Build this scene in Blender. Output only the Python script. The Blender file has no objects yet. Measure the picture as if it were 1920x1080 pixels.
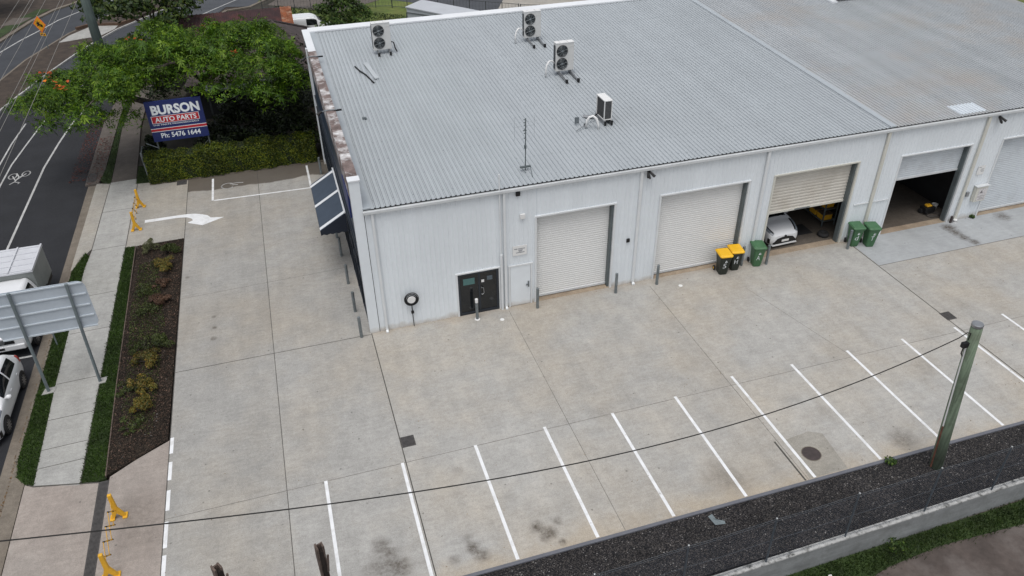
import bpy, math, random
import numpy as np
from mathutils import Matrix, Vector
R = math.radians
rng = np.random.default_rng(7)
random.seed(7)
sc = bpy.context.scene
COL = sc.collection

# ------------------------------------------------------------------ camera, sky, sun, exposure
cd = bpy.data.cameras.new("camera"); cam = bpy.data.objects.new("camera", cd); COL.objects.link(cam)
cam.location = (-1.7016, -25.4566, 19.2499)
cam.rotation_euler = (0.966950, 0.013658, -0.302734)
cd.sensor_width = 36.0; cd.lens = 1455.05 / 1920 * 36.0
cd.clip_start = 0.2; cd.clip_end = 2000
sc.camera = cam
w = bpy.data.worlds.new("World"); sc.world = w; w.use_nodes = True
nt = w.node_tree; bg = nt.nodes["Background"]
SUN_EL, SUN_ROT = R(72), R(205)
sky = nt.nodes.new("ShaderNodeTexSky"); sky.sky_type = 'NISHITA'; sky.sun_disc = False
sky.sun_elevation = SUN_EL; sky.sun_rotation = SUN_ROT; sky.dust_density = 3.0; sky.altitude = 50
hs = nt.nodes.new("ShaderNodeHueSaturation"); hs.inputs['Saturation'].default_value = 0.30
nt.links.new(sky.outputs[0], hs.inputs['Color']); nt.links.new(hs.outputs[0], bg.inputs[0])
bg.inputs[1].default_value = 0.12
sl = bpy.data.lights.new("sun", 'SUN'); so = bpy.data.objects.new("sun", sl); COL.objects.link(so)
sl.energy = 1.1; sl.angle = R(40); sl.color = (1.0, 0.975, 0.94)
so.rotation_euler = (R(90) - SUN_EL, 0, R(180) - SUN_ROT)
sc.view_settings.view_transform = 'Standard'; sc.view_settings.look = 'None'
sc.view_settings.exposure = 0.30; sc.view_settings.gamma = 1.0
sc.render.engine = 'CYCLES'
sc.cycles.max_bounces = 6; sc.cycles.transparent_max_bounces = 16

# ------------------------------------------------------------------ helpers
def mesh_raw(name, V, F=None, loops=None, tot=None, mi=None, smooth=False):
    me = bpy.data.meshes.new(name)
    if F is not None:
        me.from_pydata([tuple(map(float, p)) for p in V], [], F)
    else:
        V = np.asarray(V, np.float32)
        me.vertices.add(len(V)); me.vertices.foreach_set("co", V.ravel())
        me.loops.add(len(loops)); me.loops.foreach_set("vertex_index", np.asarray(loops, np.int32))
        tot = np.asarray(tot, np.int32)
        me.polygons.add(len(tot))
        me.polygons.foreach_set("loop_start", np.concatenate([[0], np.cumsum(tot)[:-1]]).astype(np.int32))
        me.polygons.foreach_set("loop_total", tot)
        me.update(calc_edges=True)
    if mi is not None: me.polygons.foreach_set("material_index", np.asarray(mi, np.int32))
    if smooth: me.polygons.foreach_set("use_smooth", [True] * len(me.polygons))
    me.update()
    return me

def link(name, me, mats, parent=None, loc=(0, 0, 0), rot=(0, 0, 0)):
    for m in (mats if isinstance(mats, (list, tuple)) else [mats]): me.materials.append(m)
    o = bpy.data.objects.new(name, me); COL.objects.link(o)
    o.location = loc; o.rotation_euler = rot
    if parent is not None: o.parent = parent
    return o

def tag(o, label=None, cat=None, group=None, kind=None):
    if label: o["label"] = label
    if cat: o["category"] = cat
    if group: o["group"] = group
    if kind: o["kind"] = kind
    return o

def thing(name, label, cat, loc=(0, 0, 0), rz=0.0, group=None):
    o = bpy.data.objects.new(name, None); COL.objects.link(o)
    o.location = loc; o.rotation_euler = (0, 0, rz); o.empty_display_size = 0.2
    return tag(o, label, cat, group)

def struct(name, me, mats, **k):
    return tag(link(name, me, mats, **k), kind="structure")

def dup(root, loc, rz=None, label=None):
    c = root.copy(); COL.objects.link(c); c.location = loc
    if rz is not None: c.rotation_euler = (0, 0, rz)
    if label: c["label"] = label
    for ch in list(root.children):
        d = ch.copy(); COL.objects.link(d); d.parent = c
        for g in list(ch.children):
            e = g.copy(); COL.objects.link(e); e.parent = d
    return c

class MB:
    def __init__(s): s.v = []; s.f = []; s.m = []; s.pieces = []
    def add(s, V, F, mi=0):
        b = len(s.v); s.v += [tuple(p) for p in V]
        f0 = len(s.f)
        for f in F: s.f.append(tuple(i + b for i in f)); s.m.append(mi)
        s.pieces.append((b, len(s.v), f0, len(s.f)))
        return s
    def box(s, x0, x1, y0, y1, z0, z1, mi=0):
        V = [(x, y, z) for z in (z0, z1) for y in (y0, y1) for x in (x0, x1)]
        return s.add(V, [(0, 2, 3, 1), (4, 5, 7, 6), (0, 1, 5, 4), (2, 6, 7, 3), (0, 4, 6, 2), (1, 3, 7, 5)], mi)
    def obox(s, c, size, M, mi=0):
        V = []
        for z in (-.5, .5):
            for y in (-.5, .5):
                for x in (-.5, .5):
                    V.append(Vector(c) + M @ Vector((x * size[0], y * size[1], z * size[2])))
        return s.add(V, [(0, 2, 3, 1), (4, 5, 7, 6), (0, 1, 5, 4), (2, 6, 7, 3), (0, 4, 6, 2), (1, 3, 7, 5)], mi)
    def prism(s, poly, z0, z1, mi=0, bottom=True):          # poly (x,y) anticlockwise
        n = len(poly)
        V = [(x, y, z0) for x, y in poly] + [(x, y, z1) for x, y in poly]
        F = [tuple(range(n, 2 * n))] + ([tuple(range(n - 1, -1, -1))] if bottom else [])
        F += [(i, (i + 1) % n, n + (i + 1) % n, n + i) for i in range(n)]
        return s.add(V, F, mi)
    def prism_xz(s, poly, y0, y1, mi=0):                    # poly (x,z) anticlockwise seen from -y; y0 < y1, front at y0
        n = len(poly)
        V = [(x, y0, z) for x, z in poly] + [(x, y1, z) for x, z in poly]
        F = [tuple(range(n)), tuple(range(2 * n - 1, n - 1, -1))]
        F += [((i + 1) % n, i, n + i, n + (i + 1) % n) for i in range(n)]
        return s.add(V, F, mi)
    def prism_yz(s, poly, x0, x1, mi=0):
        n = len(poly)
        V = [(x0, y, z) for y, z in poly] + [(x1, y, z) for y, z in poly]
        F = [tuple(range(n - 1, -1, -1)), tuple(range(n, 2 * n))]
        F += [(i, (i + 1) % n, n + (i + 1) % n, n + i) for i in range(n)]
        return s.add(V, F, mi)
    def tube(s, pts, r, n=8, mi=0, cap=True):
        pts = [Vector(p) for p in pts]; k = len(pts)
        rr = list(r) if isinstance(r, (list, tuple)) else [r] * k
        V = []; up = None
        for i, p in enumerate(pts):
            t = (pts[min(i + 1, k - 1)] - pts[max(i - 1, 0)]).normalized()
            if up is None:
                up = Vector((0, 0, 1)) if abs(t.z) < .9 else Vector((1, 0, 0))
            a = t.cross(up); a = a.normalized() if a.length > 1e-6 else t.orthogonal().normalized()
            b = a.cross(t).normalized(); up = b
            for j in range(n):
                th = 2 * math.pi * j / n
                V.append(p + a * (math.cos(th) * rr[i]) + b * (math.sin(th) * rr[i]))
        F = []
        for i in range(k - 1):
            for j in range(n):
                F.append((i * n + j, i * n + (j + 1) % n, (i + 1) * n + (j + 1) % n, (i + 1) * n + j))
        if cap: F += [tuple(range(n - 1, -1, -1)), tuple(range((k - 1) * n, k * n))]
        return s.add(V, F, mi)
    def lathe(s, prof, n=20, c=(0, 0, 0), axis='z', mi=0):   # prof (r, h)
        V = []; F = []; k = len(prof)
        for r_, h in prof:
            for j in range(n):
                th = 2 * math.pi * j / n; a, b = r_ * math.cos(th), r_ * math.sin(th)
                q = {'z': (a, b, h), 'y': (a, h, b), 'x': (h, a, b)}[axis]
                V.append((q[0] + c[0], q[1] + c[1], q[2] + c[2]))
        for i in range(k - 1):
            for j in range(n): F.append((i * n + j, i * n + (j + 1) % n, (i + 1) * n + (j + 1) % n, (i + 1) * n + j))
        if prof[0][0] > 1e-4: F.append(tuple(range(n - 1, -1, -1)))
        if prof[-1][0] > 1e-4: F.append(tuple(range((k - 1) * n, k * n)))
        return s.add(V, F, mi)
    def split(s, name, mats, parent=None, bevel=0):       # every piece added becomes an object of its own
        for (v0, v1, f0, f1) in s.pieces:
            q = MB(); q.v = s.v[v0:v1]; q.f = [tuple(i - v0 for i in f) for f in s.f[f0:f1]]; q.m = s.m[f0:f1]; q.build(name, mats, parent, bevel=bevel)
    def build(s, name, mats, parent=None, smooth=False, loc=(0, 0, 0), rot=(0, 0, 0), bevel=0):
        me = mesh_raw(name, s.v, s.f, mi=s.m, smooth=smooth)
        o = link(name, me, mats, parent, loc, rot)
        if bevel:
            b = o.modifiers.new("edge", 'BEVEL'); b.width = bevel; b.segments = 2; b.limit_method = 'ANGLE'; b.angle_limit = R(35)
        return o

def text_mesh(body, width, height, bold=0.0, depth=0.006, spacing=1.0):
    cu = bpy.data.curves.new("lettering", 'FONT'); cu.body = body; cu.size = 1.0; cu.offset = bold; cu.extrude = 0.0
    cu.space_character = spacing; cu.resolution_u = 3
    o = bpy.data.objects.new("lettering", cu); COL.objects.link(o)
    dg = bpy.context.evaluated_depsgraph_get()
    me = bpy.data.meshes.new_from_object(o.evaluated_get(dg))
    COL.objects.unlink(o); bpy.data.objects.remove(o)
    n = len(me.vertices); a = np.empty(n * 3); me.vertices.foreach_get("co", a); a = a.reshape(-1, 3)
    lo, hi = a.min(0), a.max(0)
    V = np.zeros_like(a)
    V[:, 0] = (a[:, 0] - lo[0]) / (hi[0] - lo[0]) * width
    V[:, 2] = (a[:, 1] - lo[1]) / (hi[1] - lo[1]) * height
    F = [tuple(p.vertices) for p in me.polygons]
    bpy.data.meshes.remove(me)
    return V, F                                             # in the xz plane facing -y, origin lower left

# ------------------------------------------------------------------ materials
def _n(nt, t, **k):
    n = nt.nodes.new(t)
    for a, b in k.items(): setattr(n, a, b)
    return n

def mat(name, col, rough=0.6, var=0.0, scale=4.0, metal=0.0, spec=0.5, bump=0.0, bscale=30.0, streak=None, streak_amt=0.15, dirt=None, dirt_amt=0.0, dirt_scale=1.5, base_dirt=None):
    """Principled with two noise layers; streak: a noise stretched along one axis; dirt: a second colour in patches."""
    m = bpy.data.materials.new(name); m.use_nodes = True; nt = m.node_tree
    b = nt.nodes["Principled BSDF"]; L = nt.links.new
    b.inputs['Roughness'].default_value = rough; b.inputs['Metallic'].default_value = metal
    b.inputs['Specular IOR Level'].default_value = spec
    c4 = (*col, 1)
    if var == 0 and not streak and not dirt and not bump:
        b.inputs['Base Color'].default_value = c4; return m
    geo = _n(nt, "ShaderNodeNewGeometry"); cur = None
    rgb = _n(nt, "ShaderNodeRGB"); rgb.outputs[0].default_value = c4; cur = rgb.outputs[0]
    def scaled(sock, fac_sock, lo, hi):
        mr = _n(nt, "ShaderNodeMapRange"); mr.inputs[1].default_value = .3; mr.inputs[2].default_value = .7
        mr.inputs[3].default_value = lo; mr.inputs[4].default_value = hi
        L(fac_sock, mr.inputs[0])
        vm = _n(nt, "ShaderNodeVectorMath", operation='SCALE'); L(sock, vm.inputs[0]); L(mr.outputs[0], vm.inputs['Scale'])
        return vm.outputs[0]
    if var:
        for s_, a_ in ((scale, var), (scale * 9, var * .6)):
            no = _n(nt, "ShaderNodeTexNoise"); no.inputs['Scale'].default_value = s_; no.inputs['Detail'].default_value = 5
            L(geo.outputs['Position'], no.inputs['Vector']); cur = scaled(cur, no.outputs[0], 1 - a_, 1 + a_)
    if streak:
        mp = _n(nt, "ShaderNodeMapping"); mp.inputs['Scale'].default_value = streak
        L(geo.outputs['Position'], mp.inputs['Vector'])
        no = _n(nt, "ShaderNodeTexNoise"); no.inputs['Scale'].default_value = 1; no.inputs['Detail'].default_value = 4
        L(mp.outputs[0], no.inputs['Vector']); cur = scaled(cur, no.outputs[0], 1 - streak_amt, 1 + streak_amt)
    if dirt:
        no = _n(nt, "ShaderNodeTexNoise"); no.inputs['Scale'].default_value = dirt_scale; no.inputs['Detail'].default_value = 8; no.inputs['Roughness'].default_value = .65
        L(geo.outputs['Position'], no.inputs['Vector'])
        mr = _n(nt, "ShaderNodeMapRange"); mr.inputs[1].default_value = .48; mr.inputs[2].default_value = .68; mr.inputs[4].default_value = dirt_amt
        L(no.outputs[0], mr.inputs[0])
        mx = _n(nt, "ShaderNodeMix", data_type='RGBA'); L(mr.outputs[0], mx.inputs['Factor']); L(cur, mx.inputs[6]); mx.inputs[7].default_value = (*dirt, 1); cur = mx.outputs[2]
    if base_dirt:                                             # splash dirt along the foot of a wall
        sz = _n(nt, "ShaderNodeSeparateXYZ"); L(geo.outputs['Position'], sz.inputs[0])
        no = _n(nt, "ShaderNodeTexNoise"); no.inputs['Scale'].default_value = 2.5; no.inputs['Detail'].default_value = 6; L(geo.outputs['Position'], no.inputs['Vector'])
        ma = _n(nt, "ShaderNodeMath", operation='MULTIPLY_ADD'); L(no.outputs[0], ma.inputs[0]); ma.inputs[1].default_value = -.5; L(sz.outputs[2], ma.inputs[2])
        mr = _n(nt, "ShaderNodeMapRange"); mr.inputs[1].default_value = -.25; mr.inputs[2].default_value = .02; mr.inputs[3].default_value = .6; mr.inputs[4].default_value = 0; L(ma.outputs[0], mr.inputs[0])
        mx = _n(nt, "ShaderNodeMix", data_type='RGBA'); L(mr.outputs[0], mx.inputs['Factor']); L(cur, mx.inputs[6]); mx.inputs[7].default_value = (*base_dirt, 1); cur = mx.outputs[2]
    L(cur, b.inputs['Base Color'])
    if bump:
        no = _n(nt, "ShaderNodeTexNoise"); no.inputs['Scale'].default_value = bscale; no.inputs['Detail'].default_value = 4
        L(geo.outputs['Position'], no.inputs['Vector'])
        bp = _n(nt, "ShaderNodeBump"); bp.inputs['Strength'].default_value = bump; bp.inputs['Distance'].default_value = .02
        L(no.outputs[0], bp.inputs['Height']); L(bp.outputs[0], b.inputs['Normal'])
    return m

def leaf_mat(name, dark, mid, light, rough=0.5, trans=0.25):
    m = bpy.data.materials.new(name); m.use_nodes = True; nt = m.node_tree; L = nt.links.new
    b = nt.nodes["Principled BSDF"]; b.inputs['Roughness'].default_value = rough; b.inputs['Specular IOR Level'].default_value = .3
    g = _n(nt, "ShaderNodeNewGeometry"); cr = _n(nt, "ShaderNodeValToRGB")
    e = cr.color_ramp.elements; e[0].color = (*dark, 1); e[1].color = (*light, 1); e[0].position = .0; e[1].position = 1.0
    k = e.new(.55); k.color = (*mid, 1)
    L(g.outputs['Random Per Island'], cr.inputs[0])
    no = _n(nt, "ShaderNodeTexNoise"); no.inputs['Scale'].default_value = 1.1; no.inputs['Detail'].default_value = 3
    L(g.outputs['Position'], no.inputs['Vector'])
    mr = _n(nt, "ShaderNodeMapRange"); mr.inputs[1].default_value = .35; mr.inputs[2].default_value = .65; mr.inputs[3].default_value = .65; mr.inputs[4].default_value = 1.3
    L(no.outputs[0], mr.inputs[0])
    vm = _n(nt, "ShaderNodeVectorMath", operation='SCALE'); L(cr.outputs[0], vm.inputs[0]); L(mr.outputs[0], vm.inputs['Scale'])
    L(vm.outputs[0], b.inputs['Base Color'])
    tr = _n(nt, "ShaderNodeBsdfTranslucent"); L(vm.outputs[0], tr.inputs[0])
    mx = _n(nt, "ShaderNodeMixShader"); mx.inputs[0].default_value = trans
    L(b.outputs[0], mx.inputs[1]); L(tr.outputs[0], mx.inputs[2])
    L(mx.outputs[0], nt.nodes["Material Output"].inputs[0])
    return m

def concrete_mat(name, base, warm, stains=(), wet=None, warm_amt=.7, fine=.15, mid=.10, panels=(), edges=()):
    """Weathered concrete: three noise scales, trowel marks, specks, warm patches, and oil stains of their own shape."""
    m = bpy.data.materials.new(name); m.use_nodes = True; nt = m.node_tree; L = nt.links.new
    b = nt.nodes["Principled BSDF"]; b.inputs['Roughness'].default_value = .85; b.inputs['Specular IOR Level'].default_value = .25
    geo = _n(nt, "ShaderNodeNewGeometry"); pos = geo.outputs['Position']
    def noise(scale, detail=4, vec=None, rough=.55):
        no = _n(nt, "ShaderNodeTexNoise"); no.inputs['Scale'].default_value = scale; no.inputs['Detail'].default_value = detail; no.inputs['Roughness'].default_value = rough
        L(vec if vec is not None else pos, no.inputs['Vector']); return no.outputs[0]
    def mrange(s, a, b_, c, d):
        mr = _n(nt, "ShaderNodeMapRange"); mr.inputs[1].default_value = a; mr.inputs[2].default_value = b_; mr.inputs[3].default_value = c; mr.inputs[4].default_value = d
        L(s, mr.inputs[0]); return mr.outputs[0]
    def mul(c, f):
        vm = _n(nt, "ShaderNodeVectorMath", operation='SCALE'); L(c, vm.inputs[0]); L(f, vm.inputs['Scale']); return vm.outputs[0]
    def mixc(c, col, f):
        mx = _n(nt, "ShaderNodeMix", data_type='RGBA'); L(f, mx.inputs['Factor']); L(c, mx.inputs[6]); mx.inputs[7].default_value = (*col, 1); return mx.outputs[2]
    rgb = _n(nt, "ShaderNodeRGB"); rgb.outputs[0].default_value = (*base, 1); c = rgb.outputs[0]
    c = mixc(c, warm, mrange(noise(.22, 6, rough=.6), .42, .66, 0, warm_amt))
    c = mul(c, mrange(noise(.9, 6, rough=.65), .3, .7, 1 - mid, 1 + mid))
    c = mul(c, mrange(noise(2.6, 6, rough=.7), .3, .7, 1 - mid * .8, 1 + mid * .8))
    mp = _n(nt, "ShaderNodeMapping"); mp.inputs['Scale'].default_value = (1.3, 7, 1); L(pos, mp.inputs['Vector'])
    c = mul(c, mrange(noise(1.2, 4, mp.outputs[0]), .3, .7, .945, 1.055))
    mp2 = _n(nt, "ShaderNodeMapping"); mp2.inputs['Scale'].default_value = (1.9, .16, 1); mp2.inputs['Rotation'].default_value = (0, 0, .05); L(pos, mp2.inputs['Vector'])
    c = mul(c, mrange(noise(1.0, 5, mp2.outputs[0], .6), .35, .68, 1.035, .94))
    if edges:
        sy = _n(nt, "ShaderNodeSeparateXYZ"); L(pos, sy.inputs[0])
        for at, sgn, reach, col, amt in edges:
            ma = _n(nt, "ShaderNodeMath", operation='MULTIPLY_ADD'); L(noise(.7, 6, rough=.65), ma.inputs[0]); ma.inputs[1].default_value = 2.2 * reach * sgn; L(sy.outputs[1], ma.inputs[2])
            d0 = at + 1.1 * reach * sgn
            fe = mrange(ma.outputs[0], d0, d0 - sgn * reach, 0, amt)
            gx = _n(nt, "ShaderNodeMath", operation='GREATER_THAN'); L(sy.outputs[0], gx.inputs[0]); gx.inputs[1].default_value = .02
            me_ = _n(nt, "ShaderNodeMath", operation='MULTIPLY'); L(fe, me_.inputs[0]); L(gx.outputs[0], me_.inputs[1]); c = mixc(c, col, me_.outputs[0])
    c = mul(c, mrange(noise(9, 5, rough=.75), .3, .7, 1 - fine * .8, 1 + fine * .8))
    c = mul(c, mrange(noise(30, 3), .3, .7, 1 - fine, 1 + fine))
    if panels:
        sx = _n(nt, "ShaderNodeSeparateXYZ"); L(pos, sx.inputs[0])
        for ax, at, lo in panels:
            g = _n(nt, "ShaderNodeMath", operation='GREATER_THAN'); L(sx.outputs[ax], g.inputs[0]); g.inputs[1].default_value = at; c = mul(c, mrange(g.outputs[0], 0, 1, lo, 1.0))
    vo = _n(nt, "ShaderNodeTexVoronoi"); vo.inputs['Scale'].default_value = 1.5; L(pos, vo.inputs['Vector'])
    c = mixc(c, (.06, .055, .05), mrange(vo.outputs['Distance'], .03, .065, .55, 0))
    if stains:
        dist = noise(4.5, 7, rough=.7); grit = mrange(noise(7.0, 8, rough=.8), .34, .58, .25, 1.25)
        for (x, y, r, a) in stains:
            vd = _n(nt, "ShaderNodeVectorMath", operation='DISTANCE'); L(pos, vd.inputs[0]); vd.inputs[1].default_value = (x, y, 0)
            ad = _n(nt, "ShaderNodeMath", operation='MULTIPLY_ADD'); L(dist, ad.inputs[0]); ad.inputs[1].default_value = -1.5 * r; L(vd.outputs['Value'], ad.inputs[2])
            f0 = mrange(ad.outputs[0], -.45 * r, .30 * r, a, 0)
            mk = _n(nt, "ShaderNodeMath", operation='MULTIPLY'); L(f0, mk.inputs[0]); L(grit, mk.inputs[1])
            c = mixc(c, (.070, .056, .042), mk.outputs[0])
    if wet:
        sx = _n(nt, "ShaderNodeSeparateXYZ"); L(pos, sx.inputs[0])
        def edge(sock, at, width, sign):
            ad = _n(nt, "ShaderNodeMath", operation='MULTIPLY_ADD'); L(noise(.5, 4), ad.inputs[0]); ad.inputs[1].default_value = sign * wet[4]; L(sock, ad.inputs[2])
            return mrange(ad.outputs[0], at, at + width * sign, 0, 1) if sign > 0 else mrange(ad.outputs[0], at - width, at, 1, 0)
        f1 = edge(sx.outputs[1], wet[0] + wet[4] * .5, .12, 1); f2 = edge(sx.outputs[0], wet[1] + wet[4] * .5, .15, 1)
        mm = _n(nt, "ShaderNodeMath", operation='MULTIPLY'); L(f1, mm.inputs[0]); L(f2, mm.inputs[1])
        m2 = _n(nt, "ShaderNodeMath", operation='MULTIPLY'); L(mm.outputs[0], m2.inputs[0]); m2.inputs[1].default_value = wet[3]
        c = mixc(c, wet[2], m2.outputs[0])
    L(c, b.inputs['Base Color'])
    bp = _n(nt, "ShaderNodeBump"); bp.inputs['Strength'].default_value = .25; bp.inputs['Distance'].default_value = .01
    L(noise(40, 3), bp.inputs['Height']); L(bp.outputs[0], b.inputs['Normal'])
    return m

def stone_mat(name, cols, scale, white=0.0, bump=.8):
    """Loose stones: one colour per Voronoi cell, dark gaps, a few pale ones."""
    m = bpy.data.materials.new(name); m.use_nodes = True; nt = m.node_tree; L = nt.links.new
    b = nt.nodes["Principled BSDF"]; b.inputs['Roughness'].default_value = .9; b.inputs['Specular IOR Level'].default_value = .2
    geo = _n(nt, "ShaderNodeNewGeometry")
    vo = _n(nt, "ShaderNodeTexVoronoi"); vo.inputs['Scale'].default_value = scale; L(geo.outputs['Position'], vo.inputs['Vector'])
    sp = _n(nt, "ShaderNodeSeparateColor"); L(vo.outputs['Color'], sp.inputs[0])
    cr = _n(nt, "ShaderNodeValToRGB"); e = cr.color_ramp.elements
    e[0].position = 0; e[0].color = (*cols[0], 1); e[1].position = 1 - white; e[1].color = (*cols[-1], 1)
    for i, c in enumerate(cols[1:-1]): k = e.new((i + 1) / (len(cols) - 1) * (1 - white)); k.color = (*c, 1)
    if white: k = e.new(min(.999, 1 - white + .01)); k.color = (.26, .25, .24, 1)
    L(sp.outputs[0], cr.inputs[0])
    mr = _n(nt, "ShaderNodeMapRange"); mr.inputs[1].default_value = .25; mr.inputs[2].default_value = .65; mr.inputs[3].default_value = 1.0; mr.inputs[4].default_value = .35
    L(vo.outputs['Distance'], mr.inputs[0])
    no = _n(nt, "ShaderNodeTexNoise"); no.inputs['Scale'].default_value = .9; no.inputs['Detail'].default_value = 5; L(geo.outputs['Position'], no.inputs['Vector'])
    m2 = _n(nt, "ShaderNodeMapRange"); m2.inputs[1].default_value = .3; m2.inputs[2].default_value = .7; m2.inputs[3].default_value = .7; m2.inputs[4].default_value = 1.3; L(no.outputs[0], m2.inputs[0])
    mm = _n(nt, "ShaderNodeMath", operation='MULTIPLY'); L(mr.outputs[0], mm.inputs[0]); L(m2.outputs[0], mm.inputs[1])
    vm = _n(nt, "ShaderNodeVectorMath", operation='SCALE'); L(cr.outputs[0], vm.inputs[0]); L(mm.outputs[0], vm.inputs['Scale'])
    L(vm.outputs[0], b.inputs['Base Color'])
    bp = _n(nt, "ShaderNodeBump"); bp.inputs['Strength'].default_value = bump; bp.inputs['Distance'].default_value = .02; bp.invert = True
    L(vo.outputs['Distance'], bp.inputs['Height']); L(bp.outputs[0], b.inputs['Normal'])
    return m

M = {}
STAINS = [(-1.30, -10.3, .35, .5), (-1.28, -10.85, .6, .35), (-.95, -11.25, .5, .6), (-1.7, -11.1, .4, .3), (-1.05, -10.65, .2, .5), (1.25, -11.22, .28, .7), (1.45, -11.55, .3, .6),
          (1.2, -10.85, .22, .3), (.66, -11.48, .25, .4), (3.31, -11.11, .28, .75), (3.6, -11.42, .3, .6), (3.97, -11.09, .2, .5), (3.42, -11.55, .24, .5), (3.84, -11.85, .16, .6),
          (16.2, -11.5, .6, .45), (9.5, -11.0, .8, .25), (10.0, -11.4, .7, .25), (-6.1, 1.65, .16, .6), (-6.07, 2.4, .14, .6), (-7.25, 6.7, .12, .5), (-6.1, 3.2, .12, .45), (1.6, -8.2, .25, .25), (19.6, -8.6, .7, .22), (7.1, -7.2, .6, .2), (14.5, -9.6, .6, .16)]
M['yard'] = concrete_mat("yard_concrete", (.368, .360, .340), (.372, .332, .275), STAINS, wet=(15.25, -8.3, (.085, .070, .055), .85, 1.3), panels=((0, -3.82, .94), (0, .02, .93), (0, 5.77, 1.03), (0, 12.14, .97), (0, 22.55, 1.02), (1, -7.3, 1.03)), edges=((-11.3, 1, .9, (.385, .315, .225), .6), (-.55, -1, .7, (.355, .285, .21), .55)))
M['apron'] = concrete_mat("apron_concrete", (.36, .375, .385), (.36, .37, .37), [(28.0, -.55, .42, .8), (27.95, -1.0, .36, .75), (28.0, -1.5, .35, .75), (28.15, -2.0, .3, .75), (31.3, -.5, .5, .6)], fine=.05, mid=.07)
M['drive'] = concrete_mat("driveway_concrete", (.335, .320, .290), (.35, .315, .26), mid=.10)
M['pink'] = concrete_mat("crossover_concrete", (.315, .275, .245), (.30, .275, .25), [(-8.3, -6.6, .9, .25), (-8.1, -7.6, 1.0, .25), (-10.6, -6.6, .5, .12)], mid=.12, fine=.14)
M['path'] = concrete_mat("path_concrete", (.365, .362, .345), (.33, .325, .30), mid=.12)
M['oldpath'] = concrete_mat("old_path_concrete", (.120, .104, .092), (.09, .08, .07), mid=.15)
M['kerb'] = concrete_mat("kerb_concrete", (.19, .165, .135), (.135, .112, .09), mid=.18, fine=.15)
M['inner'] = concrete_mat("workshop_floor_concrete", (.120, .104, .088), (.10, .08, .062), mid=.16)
M['sill'] = concrete_mat("threshold_concrete", (.34, .275, .205), (.28, .21, .15), mid=.15)
M['wallcap'] = mat("wall_cap_concrete", (.40, .40, .39), .9, .15, 5, dirt=(.035, .035, .03), dirt_amt=1.0, dirt_scale=5.5)
M['block'] = mat("wall_block", (.235, .245, .245), .9, .14, 2.0, streak=(.6, 1, 5), streak_amt=.16, dirt=(.10, .10, .09), dirt_amt=.5, dirt_scale=1.2)
M['asphalt'] = mat("asphalt", (.024, .025, .0285), .85, .14, .8, bump=.3, bscale=60, spec=.3)
M['asphalt2'] = mat("old_asphalt", (.068, .073, .082), .85, .12, .8, spec=.3)
M['soil'] = mat("soil", (.050, .037, .028), .95, .35, 1.5, bump=.6, bscale=14)
M['dirt'] = mat("dirt_ground", (.085, .068, .060), .95, .25, .7, bump=.5, bscale=18, dirt=(.145, .125, .115), dirt_amt=.8, dirt_scale=.9)
M['earth'] = mat("dark_earth", (.032, .028, .020), .95, .4, 1.2)
M['turf'] = mat("turf", (.026, .046, .010), .95, .35, 1.2, bump=.5, bscale=25)
M['lawn'] = mat("lawn_turf", (.090, .125, .024), .95, .35, .35, bump=.5, bscale=15, dirt=(.16, .15, .045), dirt_amt=.7, dirt_scale=.25)
M['mulch'] = stone_mat("bark_mulch", [(.014, .011, .008), (.035, .026, .019), (.062, .046, .034)], 24, .004)
M['gravel'] = stone_mat("dark_gravel", [(.018, .018, .021), (.036, .035, .037), (.062, .057, .056), (.105, .095, .088)], 30, .022)
M['paint'] = mat("white_line_paint", (.76, .77, .78), .7, .06, 3, dirt=(.46, .45, .43), dirt_amt=.55, dirt_scale=2.4)
M['roadpaint'] = mat("worn_road_paint", (.42, .42, .41), .8, .22, 3)
M['joint'] = mat("joint_filler", (.075, .07, .062), .95, .3, 2)
M['crack'] = mat("fine_joint", (.17, .16, .145), .95, .35, 1.0)
M['grime'] = mat("rib_shade_grime", (.175, .19, .205), .7, .15, 2)  # dark rib tone: painted lap shadow with dirt; also on screw heads
M['shade_grimew'] = mat("skylight_lap_shade", (.30, .34, .37), .6)  # same painted lap shadow, paler, for the skylight ribs
M['roofL'] = mat("roof_sheet", (.385, .415, .435), .45, .035, .35, streak=(1.3, .10, 1), streak_amt=.045)
M['roofR'] = mat("weathered_roof_sheet", (.375, .395, .410), .5, .05, .3, streak=(1.3, .07, 1), streak_amt=.08, dirt=(.385, .355, .325), dirt_amt=.85, dirt_scale=.17)
M['flash'] = mat("roof_flashing", (.375, .41, .435), .4, .06, .8)
M['skylight'] = mat("skylight_sheet", (.62, .67, .71), .35, .05, 2)
M['ridge'] = mat("ridge_capping", (.72, .74, .76), .5, .04, 1)
M['gutter'] = mat("gutter_white", (.58, .60, .61), .5, .07, 1.2)
M['wall'] = mat("white_cladding", (.725, .765, .795), .5, .03, .5, streak=(1.6, 1, .12), streak_amt=.03, base_dirt=(.42, .36, .28))
M['trim'] = mat("white_trim", (.68, .70, .71), .45, .04, 2)
M['cream'] = mat("cream_downpipe", (.60, .59, .53), .5, .05, 2)
M['roller'] = mat("roller_curtain", (.715, .715, .70), .45, .03, .5)
M['rollerw'] = mat("weathered_roller_curtain", (.60, .57, .51), .5, .06, .5, dirt=(.38, .33, .26), dirt_amt=.5, dirt_scale=.6)
M['rollerb'] = mat("pale_roller_curtain", (.58, .62, .65), .45, .03, .5, dirt=(.36, .37, .39), dirt_amt=.4, dirt_scale=1.4)
M['dguide'] = mat("door_guide_steel", (.10, .12, .125), .55, .15, 3)
M['lichen'] = mat("lichen_capping", (.165, .125, .115), .9, .35, 2.5, dirt=(.72, .72, .72), dirt_amt=1.0, dirt_scale=1.6)
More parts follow.
